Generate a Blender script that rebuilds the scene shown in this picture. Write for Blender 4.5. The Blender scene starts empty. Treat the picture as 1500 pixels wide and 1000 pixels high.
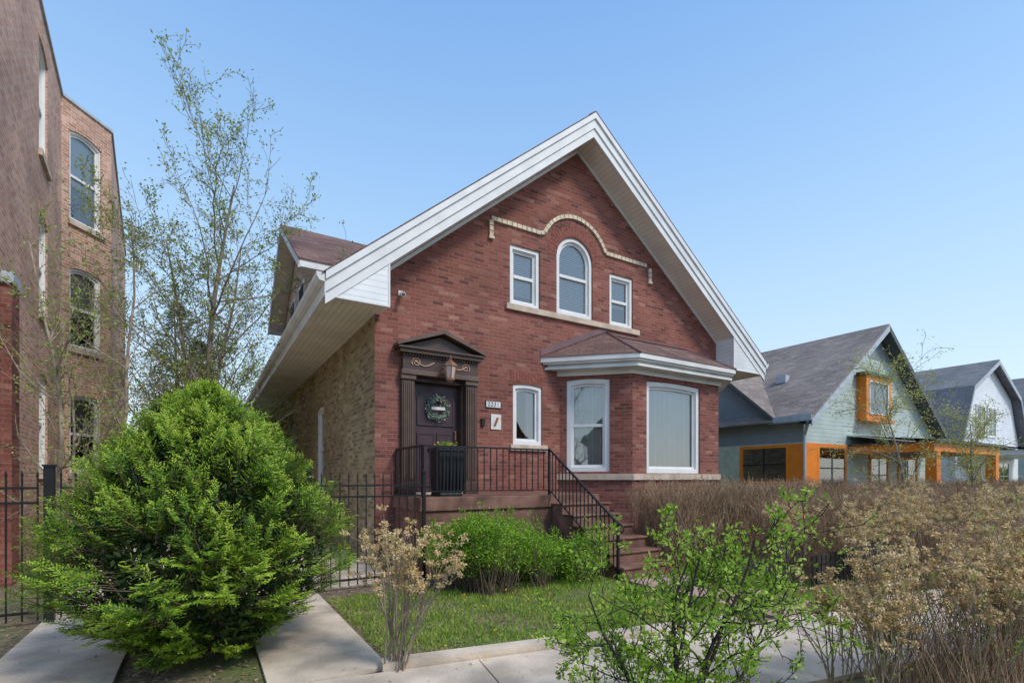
import bpy, math, random
import numpy as np
from mathutils import Vector, Matrix
from mathutils.geometry import tessellate_polygon
rnd=random.Random(7); nr=np.random.default_rng(11)
sc=bpy.context.scene
A=math.radians(31.5)
HM=Matrix.Translation((-2.30,8.41,1.5))@Matrix.Rotation(A,4,'Z')
IM=Matrix.Identity(4)
def H2W(u,v,z=0.0):
    p=HM@Vector((u,v,z)); return p
# ---------------------------------------------------------------- materials
def newmat(name):
    m=bpy.data.materials.new(name); m.use_nodes=True
    nt=m.node_tree; b=nt.nodes['Principled BSDF']
    return m,nt,b
def N(nt,t,**k):
    n=nt.nodes.new(t)
    for a,v in k.items():
        setattr(n,a,v)
    return n
def c4(c): return (c[0],c[1],c[2],1)
def math_(nt,op,a,b=None):
    n=nt.nodes.new('ShaderNodeMath'); n.operation=op
    for i,x in enumerate((a,b)):
        if x is None: continue
        if isinstance(x,(int,float)): n.inputs[i].default_value=x
        else: nt.links.new(x,n.inputs[i])
    return n.outputs[0]
def noise_mix(nt,col_a,col_b,scale,detail=6,coord=None,lo=.35,hi=.65):
    n=N(nt,'ShaderNodeTexNoise'); n.inputs['Scale'].default_value=scale; n.inputs['Detail'].default_value=detail
    if coord is not None: nt.links.new(coord,n.inputs['Vector'])
    r=N(nt,'ShaderNodeMapRange'); r.inputs[1].default_value=lo; r.inputs[2].default_value=hi
    nt.links.new(n.outputs['Fac'],r.inputs[0])
    mx=N(nt,'ShaderNodeMix',data_type='RGBA')
    nt.links.new(r.outputs[0],mx.inputs[0])
    for s,c in ((6,col_a),(7,col_b)):
        if isinstance(c,tuple): mx.inputs[s].default_value=c4(c)
        else: nt.links.new(c,mx.inputs[s])
    return mx.outputs[2],n.outputs['Fac']
def plain(name,col,rough=.6,var=.15,scale=6,bump=.1,metal=0,bscale=40,spec=.4):
    m,nt,b=newmat(name)
    tc=N(nt,'ShaderNodeTexCoord')
    d=tuple(max(0,x*(1-var)) for x in col); l=tuple(min(1,x*(1+var*.6)) for x in col)
    o,f=noise_mix(nt,d,l,scale,coord=tc.outputs['Object'])
    nt.links.new(o,b.inputs['Base Color'])
    b.inputs['Roughness'].default_value=rough; b.inputs['Metallic'].default_value=metal
    b.inputs['Specular IOR Level'].default_value=spec
    if bump>0:
        n=N(nt,'ShaderNodeTexNoise'); n.inputs['Scale'].default_value=bscale; n.inputs['Detail'].default_value=5
        nt.links.new(tc.outputs['Object'],n.inputs['Vector'])
        bp=N(nt,'ShaderNodeBump'); bp.inputs['Strength'].default_value=bump; bp.inputs['Distance'].default_value=.02
        nt.links.new(n.outputs['Fac'],bp.inputs['Height']); nt.links.new(bp.outputs[0],b.inputs['Normal'])
    return m
def brickmat(name,cols,mortar,bw=.215,rh=.075,ms=.006,rough=.85,bump=.5,offset=.5,wob=.012):
    m,nt,b=newmat(name)
    uv=N(nt,'ShaderNodeUVMap'); tc=N(nt,'ShaderNodeTexCoord')
    nz=N(nt,'ShaderNodeTexNoise'); nz.inputs['Scale'].default_value=3.0
    nt.links.new(uv.outputs[0],nz.inputs['Vector'])
    vm=N(nt,'ShaderNodeVectorMath',operation='MULTIPLY_ADD'); vm.inputs[1].default_value=(wob,wob*.8,0)
    nt.links.new(nz.outputs['Color'],vm.inputs[0]); nt.links.new(uv.outputs[0],vm.inputs[2])
    bt=N(nt,'ShaderNodeTexBrick'); bt.offset=offset
    bt.inputs['Scale'].default_value=1; bt.inputs['Brick Width'].default_value=bw; bt.inputs['Row Height'].default_value=rh
    bt.inputs['Mortar Size'].default_value=ms; bt.inputs['Mortar Smooth'].default_value=.2
    nt.links.new(vm.outputs[0],bt.inputs['Vector'])
    sx=N(nt,'ShaderNodeSeparateXYZ'); nt.links.new(vm.outputs[0],sx.inputs[0])
    row=math_(nt,'FLOOR',math_(nt,'DIVIDE',sx.outputs['Y'],rh))
    ev=math_(nt,'SUBTRACT',1.0,math_(nt,'FLOORED_MODULO',row,2.0))
    cell=math_(nt,'FLOOR',math_(nt,'ADD',math_(nt,'DIVIDE',sx.outputs['X'],bw),math_(nt,'MULTIPLY',ev,offset)))
    cb=N(nt,'ShaderNodeCombineXYZ'); nt.links.new(cell,cb.inputs[0]); nt.links.new(row,cb.inputs[1])
    wn=N(nt,'ShaderNodeTexWhiteNoise',noise_dimensions='2D'); nt.links.new(cb.outputs[0],wn.inputs['Vector'])
    cr=N(nt,'ShaderNodeValToRGB'); e=cr.color_ramp.elements
    while len(e)<len(cols): e.new(.5)
    for i,c in enumerate(cols): e[i].position=i/(len(cols)-1); e[i].color=c4(c)
    nt.links.new(wn.outputs['Value'],cr.inputs[0])
    mm=N(nt,'ShaderNodeMix',data_type='RGBA'); mm.inputs[7].default_value=c4(mortar)
    nt.links.new(bt.outputs['Fac'],mm.inputs[0]); nt.links.new(cr.outputs[0],mm.inputs[6])
    o,_=noise_mix(nt,(.74,.72,.72),(1.12,1.10,1.08),.9,coord=tc.outputs['Object'],lo=.3,hi=.7)
    mx=N(nt,'ShaderNodeMix',data_type='RGBA',blend_type='MULTIPLY'); mx.inputs[0].default_value=1
    nt.links.new(mm.outputs[2],mx.inputs[6]); nt.links.new(o,mx.inputs[7])
    o2,_=noise_mix(nt,(.68,.68,.70),(1.18,1.16,1.15),30,detail=3,coord=tc.outputs['Object'],lo=.3,hi=.7)
    mx2=N(nt,'ShaderNodeMix',data_type='RGBA',blend_type='MULTIPLY'); mx2.inputs[0].default_value=.75
    nt.links.new(mx.outputs[2],mx2.inputs[6]); nt.links.new(o2,mx2.inputs[7])
    nt.links.new(mx2.outputs[2],b.inputs['Base Color'])
    b.inputs['Roughness'].default_value=rough; b.inputs['Specular IOR Level'].default_value=.25
    inv=math_(nt,'SUBTRACT',1.0,bt.outputs['Fac'])
    h=math_(nt,'ADD',inv,math_(nt,'MULTIPLY',wn.outputs['Value'],.35))
    bp=N(nt,'ShaderNodeBump'); bp.inputs['Strength'].default_value=bump; bp.inputs['Distance'].default_value=.008
    nt.links.new(h,bp.inputs['Height']); nt.links.new(bp.outputs[0],b.inputs['Normal'])
    return m
def groove(name,col,pitch,axis='Y',rough=.5,gw=.10,gdark=.55,var=.08,saw=True,bump=.6):
    m,nt,b=newmat(name)
    uv=N(nt,'ShaderNodeUVMap'); tc=N(nt,'ShaderNodeTexCoord')
    sx=N(nt,'ShaderNodeSeparateXYZ'); nt.links.new(uv.outputs[0],sx.inputs[0])
    fr=math_(nt,'FRACT',math_(nt,'DIVIDE',sx.outputs[axis],pitch))
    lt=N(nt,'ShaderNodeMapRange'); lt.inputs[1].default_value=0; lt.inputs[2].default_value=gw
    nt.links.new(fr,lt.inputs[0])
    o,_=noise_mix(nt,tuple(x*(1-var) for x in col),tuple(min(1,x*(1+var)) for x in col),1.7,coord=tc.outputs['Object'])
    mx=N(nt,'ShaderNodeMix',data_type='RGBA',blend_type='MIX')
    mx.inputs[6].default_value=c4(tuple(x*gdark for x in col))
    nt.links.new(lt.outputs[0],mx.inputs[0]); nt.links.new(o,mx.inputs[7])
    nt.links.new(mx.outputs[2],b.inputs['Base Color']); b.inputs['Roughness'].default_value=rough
    bp=N(nt,'ShaderNodeBump'); bp.inputs['Strength'].default_value=bump; bp.inputs['Distance'].default_value=.012
    if saw: nt.links.new(math_(nt,'SUBTRACT',1.0,fr),bp.inputs['Height'])
    else: nt.links.new(lt.outputs[0],bp.inputs['Height'])
    nt.links.new(bp.outputs[0],b.inputs['Normal'])
    return m
def leafmat(name,cols,trans=.35,rough=.55):
    m=bpy.data.materials.new(name); m.use_nodes=True; nt=m.node_tree; b=nt.nodes['Principled BSDF']; out=nt.nodes['Material Output']
    g=N(nt,'ShaderNodeNewGeometry'); cr=N(nt,'ShaderNodeValToRGB')
    e=cr.color_ramp.elements
    while len(e)<len(cols): e.new(.5)
    for i,c in enumerate(cols): e[i].position=i/(len(cols)-1); e[i].color=c4(c)
    tc=N(nt,'ShaderNodeTexCoord'); n=N(nt,'ShaderNodeTexNoise'); n.inputs['Scale'].default_value=3.5; nt.links.new(tc.outputs['Object'],n.inputs['Vector'])
    v=math_(nt,'ADD',math_(nt,'MULTIPLY',g.outputs['Random Per Island'],.6),math_(nt,'SUBTRACT',math_(nt,'MULTIPLY',n.outputs['Fac'],1.4),.5))
    nt.links.new(v,cr.inputs[0])
    nt.links.new(cr.outputs[0],b.inputs['Base Color']); b.inputs['Roughness'].default_value=rough; b.inputs['Specular IOR Level'].default_value=.25
    if trans>0:
        t=N(nt,'ShaderNodeBsdfTranslucent'); nt.links.new(cr.outputs[0],t.inputs['Color'])
        mx=N(nt,'ShaderNodeMixShader'); mx.inputs[0].default_value=trans
        nt.links.new(b.outputs[0],mx.inputs[1]); nt.links.new(t.outputs[0],mx.inputs[2]); nt.links.new(mx.outputs[0],out.inputs[0])
    return m
def glassmat():
    m=bpy.data.materials.new('window_glass'); m.use_nodes=True; nt=m.node_tree
    nt.nodes.remove(nt.nodes['Principled BSDF']); out=nt.nodes['Material Output']
    tr=N(nt,'ShaderNodeBsdfTransparent'); tr.inputs[0].default_value=(.86,.9,.9,1)
    gl=N(nt,'ShaderNodeBsdfGlossy'); gl.inputs['Roughness'].default_value=.02
    tc=N(nt,'ShaderNodeTexCoord'); n=N(nt,'ShaderNodeTexNoise'); n.inputs['Scale'].default_value=1.6; nt.links.new(tc.outputs['Object'],n.inputs['Vector'])
    bp=N(nt,'ShaderNodeBump'); bp.inputs['Strength'].default_value=.12; bp.inputs['Distance'].default_value=.02
    nt.links.new(n.outputs['Fac'],bp.inputs['Height']); nt.links.new(bp.outputs[0],gl.inputs['Normal'])
    fr=N(nt,'ShaderNodeFresnel'); fr.inputs[0].default_value=1.7
    ad=N(nt,'ShaderNodeMath',operation='ADD',use_clamp=True); ad.inputs[1].default_value=.20; nt.links.new(fr.outputs[0],ad.inputs[0])
    mx=N(nt,'ShaderNodeMixShader'); nt.links.new(ad.outputs[0],mx.inputs[0]); nt.links.new(tr.outputs[0],mx.inputs[1]); nt.links.new(gl.outputs[0],mx.inputs[2])
    nt.links.new(mx.outputs[0],out.inputs[0]); return m
M={}
M['brick']=brickmat('red_brick',[(.15,.060,.050),(.25,.088,.068),(.29,.108,.084),(.33,.130,.102),(.26,.092,.072),(.30,.108,.084),(.22,.080,.064),(.41,.20,.155)],(.30,.175,.145),bw=.208,rh=.069,ms=.0065)
M['brick_common']=brickmat('common_brick',[(.46,.37,.20),(.28,.205,.11),(.54,.44,.26),(.37,.28,.16),(.19,.14,.09)],(.44,.37,.26),ms=.009)
M['brick_left']=brickmat('brown_brick',[(.66,.38,.27),(.52,.28,.19),(.72,.47,.36),(.42,.22,.155)],(.72,.60,.51),bw=.21,rh=.072,ms=.008)
M['shingle']=brickmat('brown_shingles',[(.23,.145,.125),(.165,.10,.09),(.28,.175,.155)],(.08,.05,.045),bw=.30,rh=.13,ms=.005,bump=.8,wob=.004)
M['shingle_g']=brickmat('grey_shingles',[(.34,.295,.265),(.26,.225,.205),(.39,.34,.31)],(.14,.12,.11),bw=.30,rh=.13,ms=.005,bump=.8,wob=.004)
M['shingle_w']=brickmat('slate_shingles',[(.25,.26,.28),(.19,.20,.22)],(.10,.10,.11),bw=.30,rh=.13,ms=.005,bump=.8,wob=.004)
M['white']=plain('white_painted_trim',(.78,.785,.79),.45,.08,3,.03)
M['frame']=plain('white_vinyl_frame',(.80,.80,.79),.35,.05,4,0)
M['gutter']=plain('white_gutter',(.76,.75,.72),.4,.12,2,.03)
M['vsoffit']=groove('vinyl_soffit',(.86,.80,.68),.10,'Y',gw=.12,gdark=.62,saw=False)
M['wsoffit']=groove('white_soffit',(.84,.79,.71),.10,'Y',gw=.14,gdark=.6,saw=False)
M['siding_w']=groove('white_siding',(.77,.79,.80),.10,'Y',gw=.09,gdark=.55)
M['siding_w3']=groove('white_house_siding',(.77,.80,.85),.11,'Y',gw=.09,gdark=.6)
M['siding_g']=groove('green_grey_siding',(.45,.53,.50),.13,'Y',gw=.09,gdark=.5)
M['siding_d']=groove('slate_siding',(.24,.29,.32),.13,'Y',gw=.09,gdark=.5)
M['siding_lg']=plain('pale_green_panel',(.56,.62,.48),.7)
M['orange']=plain('orange_paint',(.84,.24,.02),.5,.08,3,.04)
M['dkgreen']=plain('dark_trim_paint',(.07,.085,.085),.5)
M['greytrim']=plain('grey_trim_paint',(.45,.50,.55),.5)
M['lime']=plain('limestone',(.60,.48,.38),.8,.2,5,.2)
M['cream']=plain('cream_terracotta',(.70,.60,.45),.7,.25,9,.15)
M['concrete']=plain('concrete',(.64,.54,.43),.9,.30,2.3,.3)
M['pink']=plain('pink_concrete',(.46,.31,.26),.9,.2,3,.3)
M['stoop']=plain('painted_stoop',(.22,.115,.085),.75,.45,4,.25)
M['asphalt']=plain('asphalt',(.05,.05,.052),.9,.2,5,.4)
M['bronze']=plain('dark_bronze_paint',(.085,.052,.042),.38,.2,4,.05)
M['bronze2']=plain('bronze_moulding',(.14,.09,.07),.4,.2,4,.05)
M['doorp']=plain('door_paint',(.075,.045,.055),.32,.15,4,.03)
M['gold']=plain('gold_scroll',(.50,.32,.22),.45,.15,9,0,metal=.2)
M['copper']=plain('aged_copper_lantern',(.30,.16,.11),.5,.3,9,.05,metal=.3)
M['lamp']=plain('frosted_lamp_glass',(.62,.48,.40),.25,.1,9,0)
M['black']=plain('black_iron',(.018,.018,.020),.42,.2,9,.05)
M['planter']=plain('black_planter',(.020,.022,.026),.45,.2,6,.05)
M['dark']=plain('dark_interior',(.02,.02,.022),.9,.2,2,0)
M['blind']=plain('blind_slats',(.72,.73,.73),.5,.06,4,0)
M['curtain']=plain('curtain_cloth',(.80,.83,.82),.8,.06,4,0)
M['metalroof']=plain('brown_flashing',(.19,.11,.11),.4,.15,3,.05,metal=.2)
M['brick_v']=plain('brick_voussoir',(.27,.09,.07),.85,.35,14,.2)
M['glass']=glassmat()
M['bark']=plain('bark',(.18,.135,.095),.9,.4,14,.5)
M['bark_dk']=plain('dark_bark',(.065,.052,.045),.9,.4,14,.5)
M['bark_tan']=plain('tan_twigs',(.34,.27,.20),.9,.45,5,.3)
M['bark_lt']=plain('pale_bark',(.32,.27,.22),.9,.4,10,.3)
M['hedge']=leafmat('hedge_twigs',[(.16,.10,.06),(.34,.23,.145),(.52,.38,.25)],trans=.0,rough=.9)
M['flower']=leafmat('dried_flower_heads',[(.46,.30,.13),(.72,.54,.28),(.84,.70,.44)],trans=.2,rough=.9)
M['yew']=leafmat('yew_needles',[(.03,.085,.010),(.11,.23,.018),(.24,.39,.03),(.38,.50,.06)],trans=.2)
M['yewtip']=leafmat('yew_new_growth',[(.17,.29,.02),(.35,.49,.04),(.58,.66,.10)],trans=.25)
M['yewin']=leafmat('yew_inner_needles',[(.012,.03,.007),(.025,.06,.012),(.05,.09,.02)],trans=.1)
M['bush']=leafmat('bush_leaves',[(.08,.20,.015),(.23,.43,.03),(.42,.62,.08)],trans=.3)
M['lilac']=leafmat('fresh_shrub_leaves',[(.19,.35,.03),(.37,.58,.06),(.60,.76,.17)],trans=.35)
M['tleaf']=leafmat('spring_tree_leaves',[(.16,.24,.04),(.31,.41,.08),(.48,.55,.16)],trans=.35)
M['yleaf']=leafmat('yellow_green_leaves',[(.34,.40,.06),(.52,.55,.12),(.66,.66,.22)],trans=.35)
M['pine']=leafmat('conifer_needles',[(.06,.07,.045),(.11,.12,.08),(.18,.17,.11)],trans=.1)
M['grass']=leafmat('grass_blades',[(.14,.24,.035),(.29,.44,.06),(.54,.58,.18)],trans=.25)
M['litter']=leafmat('leaf_litter',[(.16,.10,.065),(.33,.22,.14),(.50,.38,.26)],trans=.0,rough=.9)
M['dandelion']=plain('dandelion_petals',(.85,.62,.03),.7)
M['wreath']=leafmat('wreath_leaves',[(.18,.26,.2),(.32,.40,.33),(.6,.62,.5)],trans=.1)
M['plate']=plain('enamel_plate',(.75,.72,.66),.4)
M['ink']=plain('plate_lettering',(.03,.03,.08),.5)
M['brownp']=plain('brown_plaque_art',(.30,.10,.04),.5)
m,nt,b=newmat('soil_and_grass'); tc=N(nt,'ShaderNodeTexCoord')
o1,_=noise_mix(nt,(.13,.095,.065),(.27,.20,.14),9,coord=tc.outputs['Object'])
o2,_=noise_mix(nt,o1,(.14,.19,.05),.8,coord=tc.outputs['Object'],lo=.45,hi=.62)
nt.links.new(o2,b.inputs['Base Color']); b.inputs['Roughness'].default_value=.95
n=N(nt,'ShaderNodeTexNoise'); n.inputs['Scale'].default_value=30; n.inputs['Detail'].default_value=8; nt.links.new(tc.outputs['Object'],n.inputs['Vector'])
bp=N(nt,'ShaderNodeBump'); bp.inputs['Strength'].default_value=.8; bp.inputs['Distance'].default_value=.04; nt.links.new(n.outputs['Fac'],bp.inputs['Height']); nt.links.new(bp.outputs[0],b.inputs['Normal'])
M['ground']=m
# ---------------------------------------------------------------- mesh builder
class MB:
    def __init__(s,*mats): s.v=[];s.f=[];s.m=[];s.mats=list(mats)
    def mi(s,k):
        if k is None: return 0
        if k not in s.mats: s.mats.append(k)
        return s.mats.index(k)
    def poly(s,pts,m=None):
        i=len(s.v); s.v+=[tuple(p) for p in pts]; s.f.append(tuple(range(i,i+len(pts)))); s.m.append(s.mi(m))
    def obox(s,o,a,b,c,m=None):
        o,a,b,c=Vector(o),Vector(a),Vector(b),Vector(c)
        p=[o,o+a,o+a+b,o+b,o+c,o+a+c,o+a+b+c,o+b+c]
        i=len(s.v); s.v+=[tuple(x) for x in p]
        for f in ((0,3,2,1),(4,5,6,7),(0,1,5,4),(1,2,6,5),(2,3,7,6),(3,0,4,7)):
            s.f.append(tuple(i+k for k in f)); s.m.append(s.mi(m))
    def box(s,a,b,m=None):
        s.obox(a,(b[0]-a[0],0,0),(0,b[1]-a[1],0),(0,0,b[2]-a[2]),m)
    def tess(s,loops,m=None):
        lv=[[Vector(p) for p in l] for l in loops]
        t=tessellate_polygon(lv); flat=[p for l in lv for p in l]; i=len(s.v); s.v+=[tuple(p) for p in flat]
        for tri in t: s.f.append(tuple(i+k for k in tri)); s.m.append(s.mi(m))
    def prism(s,pts,d,m=None,caps=True):
        d=Vector(d); P=[Vector(p) for p in pts]; Q=[p+d for p in P]
        if caps: s.tess([P],m); s.tess([Q],m)
        n=len(P)
        for k in range(n): s.poly([P[k],P[(k+1)%n],Q[(k+1)%n],Q[k]],m)
    def tube(s,path,r,n=6,m=None,caps=True):
        path=[Vector(p) for p in path]; rs=r if isinstance(r,(list,tuple)) else [r]*len(path)
        rings=[]
        for k,p in enumerate(path):
            d=(path[min(k+1,len(path)-1)]-path[max(k-1,0)]).normalized()
            a=d.cross(Vector((0,0,1)) if abs(d.z)<.9 else Vector((1,0,0))).normalized(); bb=d.cross(a)
            rings.append([p+(a*math.cos(2*math.pi*j/n)+bb*math.sin(2*math.pi*j/n))*rs[k] for j in range(n)])
        for k in range(len(rings)-1):
            for j in range(n): s.poly([rings[k][j],rings[k][(j+1)%n],rings[k+1][(j+1)%n],rings[k+1][j]],m)
        if caps: s.poly(rings[0],m); s.poly(rings[-1],m)
    def obj(s,name,parent=None,mw=None,smooth=False,bevel=0):
        me=bpy.data.meshes.new(name); me.from_pydata(s.v,[],s.f)
        for k in s.mats: me.materials.append(M[k])
        me.polygons.foreach_set('material_index',s.m)
        me.update()
        uvl=me.uv_layers.new(name='UVMap'); co=me.vertices
        Z=Vector((0,0,1))
        dat=[0.0]*(2*len(me.loops))
        for p in me.polygons:
            n=p.normal
            if abs(n.z)>.995: t=Vector((1,0,0)); bb=Vector((0,1,0))
            else:
                t=Z.cross(n).normalized(); bb=n.cross(t)
                if bb.z<0: bb=-bb
            for li in p.loop_indices:
                c=co[me.loops[li].vertex_index].co
                dat[2*li]=c.dot(t); dat[2*li+1]=c.dot(bb)
        uvl.data.foreach_set('uv',dat)
        if smooth: me.polygons.foreach_set('use_smooth',[True]*len(me.polygons))
        o=bpy.data.objects.new(name,me); sc.collection.objects.link(o)
        if parent is not None: o.parent=parent
        elif mw is not None: o.matrix_world=mw
        if bevel:
            md=o.modifiers.new('bevel','BEVEL'); md.width=bevel; md.segments=2; md.limit_method='ANGLE'
        return o
def top(name,mw=HM):
    e=bpy.data.objects.new(name,None); e.empty_display_size=.3; sc.collection.objects.link(e); e.matrix_world=mw; return e
class Fr:
    def __init__(s,o,t,n): s.o=o;s.t=t;s.n=n
    def P(s,a,z,d=0): return Vector((s.o[0]+s.t[0]*a+s.n[0]*d,s.o[1]+s.t[1]*a+s.n[1]*d,z))
    def box(s,mb,a0,a1,z0,z1,d0,d1,m=None):
        mb.obox(s.P(a0,z0,d0),s.P(a1,z0,d0)-s.P(a0,z0,d0),s.P(a0,z0,d1)-s.P(a0,z0,d0),(0,0,z1-z0),m)
    def wall(s,mb,outer,holes,rev=.14,m=None,mr=None):
        mb.tess([[s.P(a,z) for a,z in outer]]+[[s.P(a,z) for a,z in h] for h in holes],m)
        for h in holes:
            n=len(h)
            for k in range(n):
                a,b=h[k],h[(k+1)%n]
                mb.poly([s.P(*a),s.P(*b),s.P(b[0],b[1],-rev),s.P(a[0],a[1],-rev)],mr or m)
    def ring(s,mb,A_,B_,d0,d1,m=None):
        n=len(A_)
        for k in range(n):
            j=(k+1)%n; a,b,c,e=A_[k],A_[j],B_[j],B_[k]
            mb.poly([s.P(*a,d1),s.P(*b,d1),s.P(*c,d1),s.P(*e,d1)],m)
            mb.poly([s.P(*a,d0),s.P(*b,d0),s.P(*b,d1),s.P(*a,d1)],m)
            mb.poly([s.P(*e,d1),s.P(*c,d1),s.P(*c,d0),s.P(*e,d0)],m)
def outline(a0,a1,z0,z1,rise=0,n=14):
    if rise<=0: return [(a0,z0),(a1,z0),(a1,z1),(a0,z1)]
    c=(a0+a1)/2; h=(a1-a0)/2; p=[(a0,z0),(a1,z0)]
    if rise>h*.8:
        for k in range(n+1):
            t=math.pi*k/n; p.append((c+h*math.cos(t),z1-rise+rise*math.sin(t)))
    else:
        for k in range(n+1):
            x=1-2*k/n; p.append((c+h*x,z1-rise*x*x))
    return p
def inset(a0,a1,z0,z1,rise,w,wb=None):
    semi=rise>(a1-a0)*.4
    return (a0+w,a1-w,z0+(wb or w),z1-w,(rise-w) if semi else rise)
def window(F,name,parent,a0,a1,z0,z1,rise=0,kind='blind',mat='frame',split=True,cw=.07,dd=-.03,lowdark=0):
    g=.004
    o0=(a0+g,a1-g,z0+g,z1-g,rise); mb=MB(mat)
    A_=outline(*o0); i1=inset(*o0,cw); B_=outline(*i1)
    F.ring(mb,A_,B_,-.13,dd,mat)
    i2=inset(*i1,.018); C_=outline(*i2); F.ring(mb,B_,C_,-.13,dd-.03,mat)
    i3=inset(*i2,.035); D_=outline(*i3); F.ring(mb,C_,D_,-.13,dd-.05,mat)
    zm=(i3[2]+i3[3])/2
    if split: F.box(mb,i3[0]+.001,i3[1]-.001,zm-.03,zm+.03,-.128,dd-.04,mat)
    mb.obj(name+'_frame',parent)
    gb=MB('glass'); gb.tess([[F.P(a,z,-.115) for a,z in D_]],'glass'); gb.obj(name+'_glass',parent)
    ib=MB('dark')
    F.box(ib,a0-.02,a1+.02,z0-.02,z1+.02,-.60,-.58,'dark')
    F.box(ib,a0-.04,a0-.02,z0-.02,z1+.02,-.60,-.14,'dark'); F.box(ib,a1+.02,a1+.04,z0-.02,z1+.02,-.60,-.14,'dark')
    F.box(ib,a0-.04,a1+.04,z1+.02,z1+.04,-.60,-.14,'dark'); F.box(ib,a0-.04,a1+.04,z0-.04,z0-.02,-.60,-.14,'dark')
    ib.obj(name+'_recess',parent)
    if kind=='blind':
        bb=MB('blind'); z=z1-.02
        while z>z0+.05+lowdark:
            bb.poly([F.P(a0+.06,z,-.172),F.P(a1-.06,z,-.172),F.P(a1-.06,z-.036,-.160),F.P(a0+.06,z-.036,-.160)],'blind'); z-=.040
        bb.obj(name+'_blinds',parent)
    elif kind in('curtain','part'):
        bb=MB('curtain'); n=90; w=a1-a0-.08
        prev=None
        for k in range(n+1):
            t=k/n; a=a0+.04+w*t; d=-.20+.03*math.sin(t*62+math.sin(t*17))
            if prev and not (kind=='part' and .30<t<.62): bb.poly([F.P(prev[0],z0,prev[1]),F.P(a,z0,d),F.P(a,z1,d),F.P(prev[0],z1,prev[1])],'curtain')
            prev=(a,d)
        bb.obj(name+'_curtain',parent,smooth=True)
    elif kind=='shade':
        bb=MB('curtain'); F.box(bb,a0+.05,a1-.05,z0+(z1-z0)*.42,z1-.02,-.20,-.19,'curtain'); bb.obj(name+'_shade',parent)
def arch_bricks(F,mb,c,zc,ri,ro,t0,t1,n,d=.006):
    for k in range(n):
        a=t0+(t1-t0)*(k+.06)/n; b=t0+(t1-t0)*(k+.94)/n
        q=[(c+ri*math.cos(a),zc+ri*math.sin(a)),(c+ro*math.cos(a),zc+ro*math.sin(a)),(c+ro*math.cos(b),zc+ro*math.sin(b)),(c+ri*math.cos(b),zc+ri*math.sin(b))]
        mb.prism([F.P(x,z,-.01) for x,z in q],F.P(0,0,d+.01)-F.P(0,0,0),'brick_v')
# ================================================================ BRICK HOUSE
house=top('brick_house')
AP=4.32; ZS=6.93; ZT=7.40; SL=.83; SR=.74; UW=8.95; EL=-.90; ER=10.20; OV=.56; LEN=18.0
def zs(u,base): return base-(SL*(AP-u) if u<AP else SR*(u-AP))
F0=Fr((0,0),(1,0),(0,-1))
mb=MB('brick')
door=outline(.66,1.66,-.29,1.80)
wL=outline(2.65,3.36,3.40,4.58); wC=outline(3.78,4.75,3.42,5.08,.485); wR=outline(5.24,5.95,3.40,4.56)
wS=outline(2.72,3.42,.66,1.87,.03)
F0.wall(mb,[(0,-1.5),(UW,-1.5),(UW,zs(UW,ZS)),(AP,ZS),(0,zs(0,ZS))],[door,wL,wC,wR,wS],.16,'brick','brick')
arch_bricks(F0,mb,4.265,4.595,.50,.71,0,math.pi,26)
for k in range(11):
    a=2.66+.072*k; F0.box(mb,a,a+.062,1.90,2.10,-.01,.006,'brick_v')
mb.obj('front_wall',house)
window(F0,'left_upper_window',house,2.65,3.36,3.40,4.58,0,'blind',lowdark=.22)
window(F0,'arched_window',house,3.78,4.75,3.42,5.08,.485,'blind')
window(F0,'right_upper_window',house,5.24,5.95,3.40,4.56,0,'blind',lowdark=.42)
window(F0,'hall_window',house,2.72,3.42,.66,1.87,.03,'part',split=False)
mb=MB('lime')
F0.box(mb,2.55,6.12,3.28,3.397,-.05,.06,'lime'); F0.box(mb,2.64,3.52,.54,.657,-.05,.06,'lime')
mb.obj('stone_sills',house,bevel=.008)
mb=MB('cream')
path=[(2.22,4.60),(2.22,4.95)]
cx,czz,R=4.27,4.60,.90
th0=math.asin((4.95-czz)/R)
path2=[(cx-R*math.cos(th0+(math.pi-2*th0)*k/24),czz+R*math.sin(th0+(math.pi-2*th0)*k/24)) for k in range(25)]
full=[path[1],(cx-R*math.cos(th0)-.05,4.95)]+path2+[(cx+R*math.cos(th0)+.05,4.95),(6.48,4.95)]
def along(pts,step):
    out=[]; cur=Vector((pts[0][0],pts[0][1])); out.append(cur.copy()); need=step
    for q in pts[1:]:
        q=Vector((q[0],q[1]))
        while (q-cur).length>=need:
            cur=cur+(q-cur).normalized()*need; out.append(cur.copy()); need=step
        need-=(q-cur).length; cur=q
    return out
pt=along(full,.115)
for i in range(len(pt)-1):
    a,bq=pt[i],pt[i+1]; t=(bq-a); t.normalize(); nn=Vector((-t.y,t.x)); w=.038
    a2=a+t*.008; b2=bq-t*.008
    mb.prism([F0.P(*(a2-nn*w),-.01),F0.P(*(b2-nn*w),-.01),F0.P(*(b2+nn*w),-.01),F0.P(*(a2+nn*w),-.01)],F0.P(0,0,.05)-F0.P(0,0,0),'cream')
for u in (2.22,6.48):
    for k in range(3): F0.box(mb,u-.04,u+.04,4.60+.105*k,4.69+.105*k,-.01,.045,'cream')
    F0.box(mb,u-.055,u+.055,4.55,4.595,-.01,.06,'cream')
mb.obj('cream_string_course',house)
FS=Fr((0,LEN),(0,-1),(-1,0))
mb=MB('brick_common'); hs=[]
for v in (4.2,8.6,13.0): hs.append(outline(LEN-v-.9,LEN-v,-.35,1.75,.06))
FS.wall(mb,[(0,-1.5),(LEN-.001,-1.5),(LEN-.001,2.9),(0,2.9)],hs,.14,'brick_common'); mb.obj('side_wall',house)
for i,v in enumerate((4.2,8.6,13.0)): window(FS,'side_window_%d'%i,house,LEN-v-.9,LEN-v,-.35,1.75,.06,'shade')
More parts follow.
